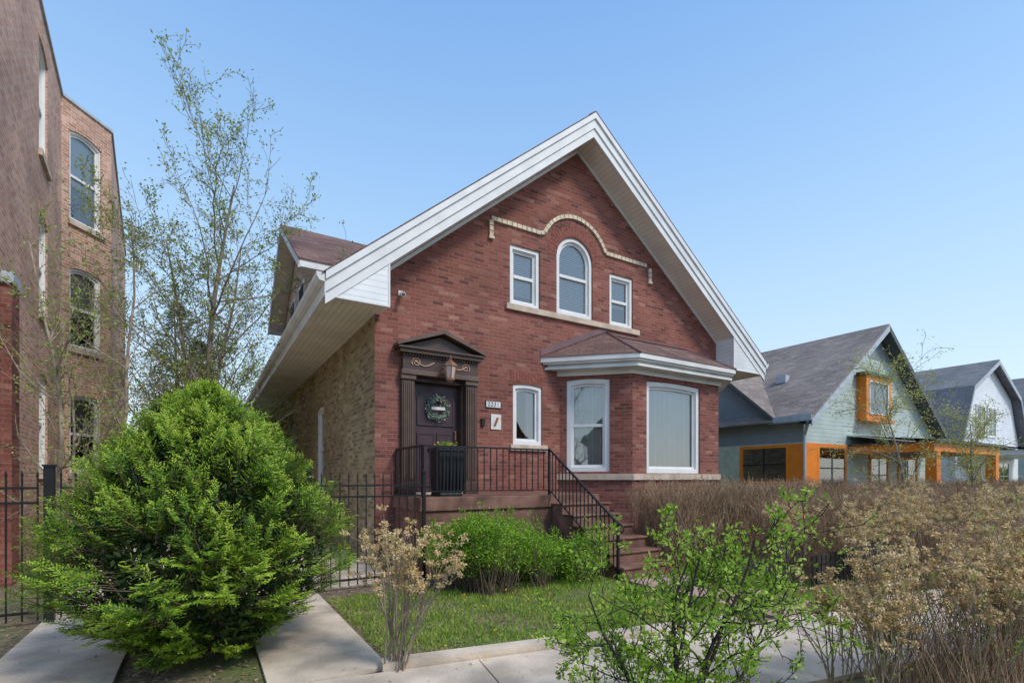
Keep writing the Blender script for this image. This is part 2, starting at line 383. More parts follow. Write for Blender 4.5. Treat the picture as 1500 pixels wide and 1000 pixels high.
mb=MB('brick_common'); mb.poly([(UW,0.001,-1.5),(UW,LEN,-1.5),(UW,LEN,3.5),(UW,0.001,3.5)]); mb.poly([(0,LEN,-1.5),(UW,LEN,-1.5),(UW,LEN,3.4),(AP,LEN,6.9),(0,LEN,3.3)]); mb.obj('rear_walls',house)
mb=MB('shingle')
for (ue,s) in ((EL-.05,SL),(ER+.05,SR)):
    zt=ZT+.022; ze=zt-s*abs(ue-AP)
    mb.prism([(AP,-OV-.05,zt),(ue,-OV-.05,ze),(ue,-OV-.05,ze-.02),(AP,-OV-.05,zt-.02)],(0,LEN+OV+.6,0),'shingle')
mb.prism([(AP-.11,-OV-.0,ZT-.04),(AP,-OV,ZT+.045),(AP+.11,-OV-.0,ZT-.03)],(0,LEN+OV+.5,0),'shingle')
mb.obj('roof',house)
mb=MB('white')
def band(zo0,zo1,v0,v1,m='white'):
    for ue,s in ((EL,SL),(ER,SR)):
        d=s*abs(ue-AP)
        mb.prism([(AP,v0,ZT-zo0),(ue,v0,ZT-zo0-d),(ue,v0,ZT-zo1-d),(AP,v0,ZT-zo1)],(0,v1-v0,0),m)
band(.004,.12,-OV-.045,-.02); band(.122,.30,-OV-.012,-.021); band(.302,.47,-OV+.015,-OV+.05)
mb.obj('rake_fascia',house)
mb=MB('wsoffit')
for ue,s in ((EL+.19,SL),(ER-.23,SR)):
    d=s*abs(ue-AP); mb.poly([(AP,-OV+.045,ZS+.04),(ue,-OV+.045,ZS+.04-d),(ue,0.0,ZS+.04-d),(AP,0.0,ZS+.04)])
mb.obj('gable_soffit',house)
mb=MB('white')
for ue,s in ((.0,SL),(UW,SR)):
    d=s*abs(ue-AP); mb.prism([(AP,-.03,ZS+.03),(ue,-.03,ZS+.03-d),(ue,-.03,ZS-.04-d),(AP,-.03,ZS-.04)],(0,.028,0),'white')
mb.obj('frieze_moulding',house)
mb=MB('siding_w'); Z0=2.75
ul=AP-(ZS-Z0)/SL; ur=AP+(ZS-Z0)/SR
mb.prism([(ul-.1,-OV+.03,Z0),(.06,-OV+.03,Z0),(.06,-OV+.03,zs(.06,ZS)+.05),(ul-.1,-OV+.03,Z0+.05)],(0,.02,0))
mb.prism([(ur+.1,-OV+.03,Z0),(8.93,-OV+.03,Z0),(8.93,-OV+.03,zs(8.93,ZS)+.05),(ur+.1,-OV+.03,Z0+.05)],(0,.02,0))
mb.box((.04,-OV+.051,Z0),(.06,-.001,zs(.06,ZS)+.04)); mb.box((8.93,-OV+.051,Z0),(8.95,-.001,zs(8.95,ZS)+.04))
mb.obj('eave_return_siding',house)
mb=MB('white')
for u in (.062,8.905): mb.box((u,-OV+.022,Z0-.02),(u+.03,-OV+.05,zs(u,ZS)+.02))
mb.box((EL,-OV+.02,Z0-.03),(.09,-OV+.05,Z0-.001)); mb.box((8.905,-OV+.02,Z0-.03),(ER,-OV+.05,Z0-.001))
mb.obj('return_corner_trim',house)
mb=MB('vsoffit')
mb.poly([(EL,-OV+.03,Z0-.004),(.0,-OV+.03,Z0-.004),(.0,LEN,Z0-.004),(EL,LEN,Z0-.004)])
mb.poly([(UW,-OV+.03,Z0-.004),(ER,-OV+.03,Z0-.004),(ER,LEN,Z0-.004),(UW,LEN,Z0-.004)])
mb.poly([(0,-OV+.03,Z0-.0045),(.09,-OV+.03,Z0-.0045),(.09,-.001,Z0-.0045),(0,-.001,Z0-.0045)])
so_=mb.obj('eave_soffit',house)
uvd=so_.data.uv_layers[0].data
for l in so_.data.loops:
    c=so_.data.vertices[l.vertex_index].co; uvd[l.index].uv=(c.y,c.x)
mb=MB('gutter')
zl=ZT-SL*(AP-EL)
mb.box((EL-.012,-OV-.01,Z0-.03),(EL,LEN+.4,zl-.02))
prof=[(EL-.015,zl-.02),(EL-.13,zl-.02),(EL-.125,zl-.08),(EL-.085,zl-.14),(EL-.015,zl-.15)]
mb.prism([(u,-OV-.02,z) for u,z in prof],(0,LEN+OV+.3,0),'gutter')
zr=ZT-SR*(ER-AP)
mb.box((ER,-OV-.01,Z0-.03),(ER+.012,LEN+.4,zr-.02))
mb.prism([(ER+(EL-u),-OV-.02,z-zl+zr) for u,z in prof],(0,LEN+OV+.3,0),'gutter')
mb.tube([(EL-.06,9.5,2.95),(EL-.06,9.5,2.62),(-.08,9.6,2.15),(-.08,9.6,-1.4)],.045,6)
mb.obj('gutters',house)
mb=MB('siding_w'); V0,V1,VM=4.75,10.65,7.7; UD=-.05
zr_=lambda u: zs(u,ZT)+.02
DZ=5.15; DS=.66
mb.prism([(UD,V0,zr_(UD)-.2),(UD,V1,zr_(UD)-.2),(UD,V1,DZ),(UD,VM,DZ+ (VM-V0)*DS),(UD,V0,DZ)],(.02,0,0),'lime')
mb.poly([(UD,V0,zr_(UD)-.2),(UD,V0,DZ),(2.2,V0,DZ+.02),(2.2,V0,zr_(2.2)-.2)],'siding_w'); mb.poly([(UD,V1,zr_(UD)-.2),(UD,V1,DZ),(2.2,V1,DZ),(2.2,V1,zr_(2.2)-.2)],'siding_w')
mb.obj('dormer_walls',house)
mb=MB('shingle'); uo=-.55; apz=DZ+.10+(VM-4.4)*DS
for ve in (4.35,11.05):
    ze=apz-DS*abs(ve-VM)
    mb.prism([(uo,VM,apz),(uo,ve,ze),(uo,ve,ze-.04),(uo,VM,apz-.04)],(4.9,0,0),'shingle')
mb.obj('dormer_roof',house)
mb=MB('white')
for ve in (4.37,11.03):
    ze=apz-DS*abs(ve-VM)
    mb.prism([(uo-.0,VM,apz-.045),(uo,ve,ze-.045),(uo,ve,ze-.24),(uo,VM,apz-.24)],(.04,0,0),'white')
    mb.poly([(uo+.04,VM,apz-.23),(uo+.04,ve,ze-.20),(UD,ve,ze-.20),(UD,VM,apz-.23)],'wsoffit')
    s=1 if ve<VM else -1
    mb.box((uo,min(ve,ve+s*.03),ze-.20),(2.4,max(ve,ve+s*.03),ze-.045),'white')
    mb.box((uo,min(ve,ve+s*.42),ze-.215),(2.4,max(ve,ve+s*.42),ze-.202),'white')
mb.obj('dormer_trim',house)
FD=Fr((UD,V1),(0,-1),(-1,0))
mb=MB('frame')
for a in (1.6,3.3): 
    FD.box(mb,a,a+1.0,4.2,5.5,.001,.05,'frame'); FD.box(mb,a+.1,a+.9,4.3,4.82,.051,.056,'dark'); FD.box(mb,a+.1,a+.9,4.88,5.4,.051,.056,'dark')
mb.obj('dormer_windows',house)
# ---- bay
P1=1.04; U1=3.86; q=math.sqrt(.5); LB=P1/q
FB=[Fr((U1,0),(q,-q),(-q,-q)),Fr((U1+P1,-P1),(1,0),(0,-1)),Fr((7.61,-P1),(q,q),(q,-q))]
LEN_B=[LB,7.61-U1-P1,LB]
wb=[(.14,1.02,.13,2.04),(.40,2.06,.10,2.02),(LB-1.02,LB-.14,.13,2.04)]
mb=MB('brick')
for F,L,w in zip(FB,LEN_B,wb):
    F.wall(mb,[(0,-1.5),(L,-1.5),(L,2.22),(0,2.22)],[outline(*w,.03)],.15,'brick')
    n=int((w[1]-w[0]+.1)/.072)
    for k in range(n):
        a=w[0]-.05+.072*k
        t=(a+.03-(w[0]+w[1])/2)/((w[1]-w[0])/2+.05); F.box(mb,a,a+.062,w[3]-.0+.01-.025*t*t,w[3]+.155-.025*t*t,-.01,.006,'brick_v')
mb.obj('bay_walls',house)
for i,(F,w) in enumerate(zip(FB,wb)):
    window(F,'bay_window_%d'%i,house,*w,.03,'curtain',split=(i!=1),cw=.09)
mb=MB('lime')
def offs(o,z0,z1,m,top_v=0.0):
    k=o*math.tan(math.radians(22.5))
    pts=[(U1-o/q,top_v),(U1+P1-k,-P1-o),(7.61+k,-P1-o),(7.61+P1+o/q,top_v)]
    mb.prism([(x,y,z0) for x,y in pts],(0,0,z1-z0),m); return pts
offs(.05,-.035,.09,'lime',-.003)
mb.obj('bay_stone_sill_band',house,bevel=.006)
mb=MB('gutter')
offs(.27,2.20,2.245,'gutter',-.003); offs(.22,2.246,2.30,'gutter',-.003); offs(.30,2.301,2.34,'gutter',-.003); offs(.34,2.341,2.43,'gutter',-.003)
offs(.05,2.10,2.199,'gutter',-.003)
mb.obj('bay_cornice',house,bevel=.006)
o=.35; k=o*math.tan(math.radians(22.5)); zb=2.435; zt=3.22
e=[(U1-o/q,-.003,zb),(U1+P1-k,-P1-o,zb),(7.61+k,-P1-o,zb),(7.61+P1+o/q,-.003,zb)]; tA=(5.15,-.003,zt); tB=(7.35,-.003,zt)
mb=MB('shingle'); mb.poly([e[0],e[1],tA]); mb.poly([e[1],e[2],tB,tA]); mb.poly([e[2],e[3],tB])
def lerp(a,b,t): return tuple(a[i]+(b[i]-a[i])*t for i in range(3))
mb.tube([Vector(tA),Vector(e[1])],.03,6,'metalroof'); mb.tube([tB,e[2]],.03,6,'metalroof')
up=Vector((0,0,.02))
mb.poly([Vector(lerp(tA,e[1],.22))+up,Vector(lerp(tB,e[2],.22))+up,Vector(tB)+up,Vector(tA)+up],'metalroof')
mb.poly([Vector(e[0])+Vector((0,-.012,.03)),Vector(e[0])+Vector((0,-.012,.16)),Vector(tA)+Vector((0,-.012,.14)),Vector(tA)+Vector((0,-.012,.02))],'metalroof')
mb.obj('bay_roof',house)
# ---- door & surround
mb=MB('bronze')
for a0,a1 in ((.44,.665),(1.655,1.88)):
    F0.box(mb,a0,a1,-.29,1.78,-.02,.09,'bronze')
    for k in range(5):
        a=a0+.025+k*(a1-a0-.05)/5; F0.box(mb,a+.006,a+.030,-.02,1.66,.091,.108,'bronze2')
    F0.box(mb,a0-.02,a1+.02,-.288,-.08,-.02,.12,'bronze'); F0.box(mb,a0-.02,a1+.02,1.70,1.779,-.02,.125,'bronze2')
F0.box(mb,.42,1.90,1.781,1.86,-.02,.15,'bronze2'); F0.box(mb,.45,1.87,1.861,2.14,-.02,.11,'bronze'); F0.box(mb,.38,1.94,2.141,2.20,-.02,.20,'bronze2'); F0.box(mb,.34,1.98,2.201,2.235,-.02,.24,'bronze')
for k in range(28):
    a=.45+k*.052; F0.box(mb,a,a+.028,2.10,2.139,.11,.15,'bronze2')
mb.prism([(.42,-.12,2.236),(1.90,-.12,2.236),(1.16,-.12,2.50)],(0,.115,0),'bronze')
for s in (-1,1):
    mb.prism([(1.16,-.25,2.53),(1.16+s*.84,-.25,2.237),(1.16+s*.84,-.25,2.29),(1.16,-.25,2.60)],(0,.25,0),'bronze2')
F0.box(mb,.666,.71,-.29,1.779,-.24,-.01,'bronze'); F0.box(mb,1.61,1.654,-.29,1.779,-.24,-.01,'bronze'); F0.box(mb,.711,1.609,1.70,1.779,-.24,-.01,'bronze')
F0.box(mb,.66,1.66,-.30,-.255,-.24,.04,'lime')
mb.obj('door_surround',house,bevel=.004)
mb=MB('doorp')
F0.box(mb,.711,1.609,-.254,1.699,-.19,-.16,'doorp')
def panel(a0,a1,z0,z1,rise):
    w=outline(a0,a1,z0,z1,rise,10); i=outline(a0+.03,a1-.03,z0+.03,z1-.03,rise,10); j=outline(a0+.06,a1-.06,z0+.06,z1-.06,rise,10)
    F0.ring(mb,w,i,-.161,-.138,'doorp'); mb.tess([[F0.P(a,z,-.146) for a,z in j]],'doorp'); F0.ring(mb,i,j,-.159,-.149,'doorp')
panel(.80,1.52,.95,1.58,.14); panel(.80,1.14,-.15,.82,0); panel(1.18,1.52,-.15,.82,0)
mb.obj('door',house)
mb=MB('gold')
mb.tube([(1.53,.159,.85),(1.53,.10,.85)],.02,8,'copper'); mb.tube([(1.53,.10,.87),(1.53,.10,.70)],.014,8,'copper')
for s in (-1,1):
    pts=[]
    for k in range(30):
        t=k/29; ang=-math.pi*.2+t*3.4*math.pi; r=.075*(1-t)+.012
        pts.append((1.16+s*(.47)+s*r*math.cos(ang),-.118,2.00+r*math.sin(ang)))
    pre=[(1.16+s*(.14+.36*t),-.118,2.03-.08*math.sin(t*math.pi)) for t in np.linspace(0,1,10)]
    mb.tube(pre,.013,5,'gold'); mb.tube(pts,.011,5,'gold')
mb.obj('scroll_ornament',house,smooth=True)
lan=top('porch_lantern'); mb=MB('copper')
cu,cv=1.23,-.33
mb.tube([(cu,-.13,2.02),(cu,-.22,2.12),(cu,cv,2.14),(cu,cv,2.05)],.012,6,'copper')
def hexring(r,z): return [(cu+r*math.cos(math.pi/3*k+.3),cv+r*math.sin(math.pi/3*k+.3),z) for k in range(6)]
def frust(r0,z0,r1,z1,m):
    a,b_=hexring(r0,z0),hexring(r1,z1)
    for k in range(6): mb.poly([a[k],a[(k+1)%6],b_[(k+1)%6],b_[k]],m)
frust(.02,2.07,.125,1.97,'copper'); frust(.125,1.97,.13,1.95,'copper'); frust(.108,1.949,.068,1.74,'lamp'); frust(.078,1.74,.078,1.71,'copper'); frust(.078,1.71,.02,1.66,'copper')
frust(.13,1.95,.1,1.95,'copper'); frust(.02,2.07,.035,2.1,'copper')
for k in range(6):
    mb.tube([hexring(.112,1.95)[k],hexring(.072,1.74)[k]],.009,4,'copper')
mb.tube([(cu,-.125,1.98),(cu,-.108,1.98)],.05,10,'copper')
mb.obj('lantern_body',lan)
def leafV(P,D,Nn,L,W,fold=0.0):
    S=np.cross(D,Nn); S/= (np.linalg.norm(S,axis=1,keepdims=True)+1e-9)
    U=np.cross(S,D)
    L=L[:,None]; W=W[:,None]
    a=P; b_=P+D*L*.42+S*W*.5+U*W*fold; c=P+D*L; d=P+D*L*.42-S*W*.5+U*W*fold
    V=np.stack([a,b_,c,d],1).reshape(-1,3); F=np.arange(len(V)).reshape(-1,4)
    return V,F
def prisms(P0,P1,R0,R1,n=3):
    D=P1-P0; D=D/(np.linalg.norm(D,axis=1,keepdims=True)+1e-9)
    ref=np.where(np.abs(D[:,2:3])<.9,np.array([[0,0,1.0]]),np.array([[1.0,0,0]]))
    a=np.cross(D,ref); a/=np.linalg.norm(a,axis=1,keepdims=True); b_=np.cross(D,a)
    rings=[]
    for P,R in ((P0,R0),(P1,R1)):
        for j in range(n):
            t=2*math.pi*j/n; rings.append(P+(a*math.cos(t)+b_*math.sin(t))*R[:,None])
    V=np.stack(rings,1).reshape(-1,3); base=(np.arange(len(P0))*2*n)[:,None]
    F=np.concatenate([base+np.array([[j,(j+1)%n,n+(j+1)%n,n+j]]) for j in range(n)],0)
    return V,F
class PM:
    def __init__(s): s.V=[];s.F=[];s.m=[];s.n=0;s.mats=[]
    def add(s,VF,mat):
        V,F=VF
        if mat not in s.mats: s.mats.append(mat)
        s.V.append(V); s.F.append(F+s.n); s.m.append(np.full(len(F),s.mats.index(mat),dtype=np.int32)); s.n+=len(V)
    def obj(s,name,loc=(0,0,0),parent=None,mw=None):
        V=np.concatenate(s.V).astype(np.float32); F=np.concatenate(s.F).astype(np.int32); mi=np.concatenate(s.m)
        me=bpy.data.meshes.new(name); me.vertices.add(len(V)); me.vertices.foreach_set('co',V.ravel())
        me.loops.add(F.size); me.loops.foreach_set('vertex_index',F.ravel()); me.polygons.add(len(F))
        me.polygons.foreach_set('loop_start',np.arange(0,F.size,4,dtype=np.int32))
        try: me.polygons.foreach_set('loop_total',np.full(len(F),4,dtype=np.int32))
        except Exception: pass
        for k in s.mats: me.materials.append(M[k])
        me.polygons.foreach_set('material_index',mi); me.update(calc_edges=True)
        o=bpy.data.objects.new(name,me); sc.collection.objects.link(o)
        if parent: o.parent=parent
        elif mw is not None: o.matrix_world=mw
        else: o.location=loc
        return o
def rdir(n,zb=0):
    d=nr.normal(size=(n,3)); d[:,2]+=zb; return d/np.linalg.norm(d,axis=1,keepdims=True)
wr=PM(); n=620; t=nr.uniform(0,2*math.pi,n); r=.175+nr.normal(0,.03,n)
P=np.stack([1.17+r*np.cos(t),-.0+nr.uniform(-.03,.03,n)+.10,1.26+r*np.sin(t)],1)
D=np.stack([-np.sin(t),-.3+0*t,np.cos(t)],1)+rdir(n)*.8; D/=np.linalg.norm(D,axis=1,keepdims=True)
wr.add(leafV(P,D,rdir(n),nr.uniform(.035,.06,n),nr.uniform(.02,.03,n)),'wreath')
wreath=top('door_wreath'); wr.obj('wreath_leaves_ring',parent=wreath)
mb=MB('plate'); mb.box((1.04,.05,1.23),(1.30,.06,1.285),'plate'); 
mb.tube([(1.17+.17*math.cos(2*math.pi*k/20),.11,1.26+.17*math.sin(2*math.pi*k/20)) for k in range(21)],.018,5,'bark'); mb.obj('wreath_band',wreath)
sg=top('house_number_sign'); mb=MB('ink'); F0.box(mb,2.10,2.44,1.335,1.475,.002,.018,'ink'); F0.box(mb,2.115,2.425,1.35,1.46,.0181,.021,'plate'); mb.obj('sign_plate',sg)
cu_=bpy.data.curves.new('numerals','FONT'); cu_.body='2231'; cu_.size=.115; cu_.align_x='CENTER'; cu_.align_y='CENTER'; cu_.extrude=.001; cu_.space_character=1.15
ob=bpy.data.objects.new('numerals',cu_); sc.collection.objects.link(ob); cu_.materials.append(M['ink']); ob.parent=sg; ob.location=(2.27,-.0235,1.405); ob.rotation_euler=(math.pi/2,0,0)
pl=top('wall_plaque'); mb=MB('plate'); F0.box(mb,2.22,2.44,.93,1.22,.002,.02,'plate'); mb.obox(F0.P(2.27,.99,.021),(.05,0,0),(0,-.003,0),(.07,0,.17),'brownp'); mb.obj('plaque_board',pl)
mx_=top('wall_mailbox'); mb=MB('black'); F0.box(mb,2.01,2.08,.98,1.10,.002,.04,'black'); F0.box(mb,2.0,2.09,1.10,1.115,.002,.05,'black'); mb.obj('mailbox_body',mx_)
cm=top('security_camera'); mb=MB('frame'); F0.box(mb,.40,.48,3.13,3.21,.002,.03,'frame'); mb.tube([(.44,-.03,3.17),(.44,-.08,3.15)],.02,8,'frame'); mb.tube([(.44,-.07,3.14),(.43,-.2,3.10)],.04,10,'frame'); mb.tube([(.43,-.201,3.10),(.43,-.206,3.10)],.03,10,'black'); mb.obj('camera_body',cm)
st=top('entrance_stoop'); mb=MB('stoop')
mb.box((.30,-1.30,-.50),(3.80,-.004,-.29),'stoop'); mb.box((.34,-1.26,-1.5),(3.76,-.004,-.501),'stoop')
nst=6; rise=1.21/7
for k in range(nst):
    z=-.29-rise*(k+1); mb.box((2.72,-1.30-.29*(k+1),-1.5),(3.78,-1.301-.29*k,z),'stoop'); mb.box((2.70,-1.33-.29*(k+1),z+.0005),(3.80,-1.302-.29*k,z+.035),'stoop')
mb.obj('landing_and_steps',st,bevel=.01)
def railing(mb,p0,p1,h,sp=.115,posts=(True,True),bot=.09,rb=.007):
    p0,p1=Vector(p0),Vector(p1); L=(p1-p0).length; n=max(1,int(L/sp)); z=Vector((0,0,1))
    d=(p1-p0).normalized(); sd=d.cross(z).normalized()
    def bar(a,b_,w,hh): 
        dd=b_-a; s2=sd*w; mb.obox(a-s2*.5-z*hh*.5,dd,s2,z*hh,None)
    bar(p0+z*h,p1+z*h,.035,.028); bar(p0+z*bot,p1+z*bot,.022,.018)
    for k in range(n+1):
        q_=p0+(p1-p0)*(k/n); w=rb
        if (k==0 and posts[0]) or (k==n and posts[1]): 
            mb.box((q_.x-.018,q_.y-.018,q_.z),(q_.x+.018,q_.y+.018,q_.z+h+.01)); continue
        mb.box((q_.x-w,q_.y-w,q_.z+bot),(q_.x+w,q_.y+w,q_.z+h))
rl=top('iron_stair_railing'); mb=MB('black')
railing(mb,(.36,-.05,-.29),(.36,-1.24,-.29),.78); railing(mb,(.36,-1.24,-.29),(2.70,-1.24,-.29),.78); railing(mb,(2.70,-1.24,-.29),(2.70,-2.95,-1.46),.80,posts=(False,True))
mb.tube([(2.70,-2.95,-.66),(2.70,-3.03,-.68),(2.70,-3.07,-.74),(2.70,-3.03,-.79),(2.70,-2.99,-.76)],.014,6)
mb.obj('railing_bars',rl)
pn=top('tall_planter'); mb=MB('planter'); c=(.92,-.86)
def sq(r,z): return [(c[0]-r,c[1]-r,z),(c[0]+r,c[1]-r,z),(c[0]+r,c[1]+r,z),(c[0]-r,c[1]+r,z)]
lev=[(.19,-.289),(.19,-.25),(.185,-.24),(.22,.42),(.235,.43),(.235,.49),(.20,.49),(.20,.44)]
for (r0,z0),(r1,z1) in zip(lev,lev[1:]):
    a,b_=sq(r0,z0),sq(r1,z1)
    for k in range(4): mb.poly([a[k],a[(k+1)%4],b_[(k+1)%4],b_[k]])
mb.poly(sq(.20,.44),'litter')
for k in range(6):
    x=c[0]-.15+.06*k; mb.box((x-.006,c[1]-.225,-.2),(x+.006,c[1]-.18,.38))
mb.obj('planter_box',pn)
fl=PM(); n=260; t=nr.uniform(0,6.283,n); P=np.stack([c[0]+.15*np.cos(t)*nr.uniform(0,1,n),c[1]+.15*np.sin(t)*nr.uniform(0,1,n),np.full(n,.44)],1)
D=rdir(n,2.2); fl.add(leafV(P,D,rdir(n),nr.uniform(.08,.20,n),nr.uniform(.006,.012,n)),'bush')
n=60; P=np.stack([c[0]+nr.uniform(-.17,.17,n),c[1]+nr.uniform(-.19,.19,n),nr.uniform(.5,.58,n)],1); fl.add(leafV(P,rdir(n),rdir(n),np.full(n,.028),np.full(n,.022)),'dandelion')
fl.obj('planter_flowers',parent=pn)
fe=top('iron_fence'); mb=MB('black')
VF=-1.5
def fence(u0,u1,zt=.02):
    n=int((u1-u0)/.115)
    for k in range(n+1):
        u=u0+(u1-u0)*k/n; mb.box((u-.007,VF-.007,-1.44),(u+.007,VF+.007,zt)); 
        mb.poly([(u-.014,VF,zt),(u+.014,VF,zt),(u,VF,zt+.06)])
    for z in (-1.36,-.25,-.10): mb.box((u0,VF-.016,z-.012),(u1,VF+.016,z+.012))
fence(-1.25,.26); fence(-2.1,-1.31); fence(-3.70,-2.16); fence(-5.4,-3.88)
for u in (.28,-1.28,-2.13): 
    mb.box((u-.022,VF-.022,-1.5),(u+.022,VF+.022,.06)); mb.tube([(u,VF,.06),(u,VF,.08),(u,VF,.11),(u,VF,.13)],[.015,.03,.03,.008],8)
u=-3.79; mb.box((u-.04,VF-.04,-1.5),(u+.04,VF+.04,.12)); mb.box((u-.05,VF-.05,.1201),(u+.05,VF+.05,.14))
mb.obj('fence_bars',fe)
# ================================================================ GREEN HOUSE (house 2)
h2=top('green_house'); E0=1.92; UA,UL,UR=17.7,13.1,22.3; ZA=5.2; s2=(ZA-E0)/(UA-UL)
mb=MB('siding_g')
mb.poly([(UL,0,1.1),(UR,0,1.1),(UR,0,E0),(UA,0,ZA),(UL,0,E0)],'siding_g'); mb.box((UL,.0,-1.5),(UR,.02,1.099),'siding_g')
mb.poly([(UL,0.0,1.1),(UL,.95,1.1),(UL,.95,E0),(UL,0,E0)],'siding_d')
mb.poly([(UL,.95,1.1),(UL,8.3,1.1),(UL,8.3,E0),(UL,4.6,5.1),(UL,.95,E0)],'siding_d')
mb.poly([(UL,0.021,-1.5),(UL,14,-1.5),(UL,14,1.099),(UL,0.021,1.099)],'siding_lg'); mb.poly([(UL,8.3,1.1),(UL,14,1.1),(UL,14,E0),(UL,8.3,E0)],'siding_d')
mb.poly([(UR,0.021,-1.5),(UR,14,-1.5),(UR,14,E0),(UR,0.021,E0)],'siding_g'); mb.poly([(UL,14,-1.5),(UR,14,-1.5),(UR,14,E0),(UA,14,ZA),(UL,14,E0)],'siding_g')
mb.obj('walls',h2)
mb=MB('shingle_g')
for ue in (UL-.35,UR+.35):
    ze=ZA+.12-s2*abs(ue-UA)
    mb.prism([(UA,-.42,ZA+.12),(ue,-.42,ze),(ue,-.42,ze-.05),(UA,-.42,ZA+.07)],(0,14.9,0))
z5=5.28
mb.prism([(12.8,4.6,z5),(12.8,.75,1.88),(12.8,.75,1.83),(12.8,4.6,z5-.05)],(4.9,0,0)); mb.prism([(12.8,4.6,z5),(12.8,8.45,1.88),(12.8,8.45,1.83),(12.8,4.6,z5-.05)],(4.9,0,0))
mb.box((14.9,1.6,3.35),(15.15,1.95,3.62),'greytrim'); mb.box((13.7,3.2,4.4),(13.9,3.4,4.65),'greytrim')
mb.obj('roof',h2)
mb=MB('dkgreen')
for ue in (UL-.35,UR+.35):
    ze=ZA+.06-s2*abs(ue-UA)
    mb.prism([(UA,-.44,ZA+.06),(ue,-.44,ze),(ue,-.44,ze-.20),(UA,-.44,ZA-.14)],(0,.04,0),'greytrim' if ue<UA else 'dkgreen')
    mb.poly([(UA,-.4,ZA-.08),(ue,-.4,ze-.14),(ue,0,ze-.14),(UA,0,ZA-.08)],'dkgreen')
mb.box((UL-.37,-.42,E0-.20),(UL-.34,.75,E0-.03),'greytrim'); mb.box((UL-.37,-.42,E0-.22),(UL,.9,E0-.205),'greytrim')
mb.prism([(12.78,.75,1.83),(12.78,4.6,z5-.05),(12.78,4.6,z5-.22),(12.78,.75,1.66)],(.03,0,0),'dkgreen')
mb.poly([(UA-1.3,-.012,ZA-.10-1.3*s2),(UA+1.3,-.012,ZA-.10-1.3*s2),(UA,-.012,ZA-.1)],'siding_d')
mb.obj('roof_trim',h2)
F2=Fr((0,0),(1,0),(0,-1)); F2s=Fr((UL,0),(0,1),(-1,0))
def owin(F,mb,a0,a1,z0,z1,d=.05,w=.14,div=True,mm='orange'):
    F.ring(mb,outline(a0,a1,z0,z1),outline(a0+w,a1-w,z0+w,z1-w),.0,d,mm)
    F.box(mb,a0+w*.9,a1-w*.9,z0+w*.9,z1-w*.9,.004,.012,'dark')
    mb.tess([[F.P(a,z,.03) for a,z in outline(a0+w,a1-w,z0+w,z1-w)]],'glass')
    if div:
        fm='black' if mm=='orange' else mm
        F.box(mb,(a0+a1)/2-.025,(a0+a1)/2+.025,z0+w,z1-w,.012,d*.8,fm); F.box(mb,a0+w,a1-w,(z0+z1)/2-.02,(z0+z1)/2+.02,.012,d*.75,fm)
mb=MB('orange')
owin(F2,mb,13.8,15.6,-.45,1.08,w=.12); owin(F2s,mb,.42,2.1,-.2,1.06,w=.10)
F2.box(mb,13.06,13.799,-1.3,1.08,.001,.045,'orange'); F2s.box(mb,-.04,.419,-1.3,1.06,.001,.045,'orange')
FP=Fr((0,-.25),(1,0),(0,-1)); mb.box((16.35,-.249,2.0),(18.15,-.001,3.45),'orange'); owin(FP,mb,16.35,18.15,2.0,3.45,w=.16,div=False)
FP.box(mb,16.55,16.60,2.2,3.25,.012,.06,'frame'); FP.box(mb,17.9,17.95,2.2,3.25,.012,.06,'frame'); FP.box(mb,16.6,17.9,2.17,2.21,.012,.06,'frame'); FP.box(mb,16.6,17.9,3.24,3.28,.012,.06,'frame')
FP.box(mb,16.2,18.3,3.451,3.54,-.2,.15,'dkgreen'); FP.box(mb,16.25,18.25,1.90,1.999,-.1,.12,'orange')
owin(F2,mb,17.2,18.6,-.6,.8,w=.1); owin(F2,mb,19.4,21.0,-.6,.8,w=.1)
mb.obj('windows',h2)
mb=MB('orange'); pu0,pu1,pv=15.8,21.4,-2.3
mb.box((pu0,pv,.80),(pu1,pv+.16,1.06)); mb.box((pu0,pv+.161,.80),(pu0+.16,-.01,1.06)); mb.box((pu1-.16,pv+.161,.80),(pu1,-.01,1.06))
for u in (pu0+.3,pu1-.3): mb.box((u-.15,pv-.01,-1.5),(u+.15,pv+.27,.799))
mb.poly([(pu0-.1,pv-.12,1.13),(pu1+.2,pv-.12,1.13),(pu1+.2,-.02,1.42),(pu0-.1,-.02,1.42)],'shingle_g')
mb.box((pu0-.1,pv-.12,1.065),(pu1+.2,-.02,1.10),'dkgreen'); mb.box((pu0-.1,pv-.14,1.066),(pu1+.2,pv-.122,1.15),'dkgreen')
mb.box((pu0,pv,-1.5),(pu1,-.02,-1.0),'concrete')
mb.obj('porch',h2)
mb=MB('greytrim'); mb.tube([(UL-.3,-.3,E0-.2),(UL-.06,-.06,1.3),(UL-.06,-.06,-1.4)],.05,6); mb.obj('downspout',h2)
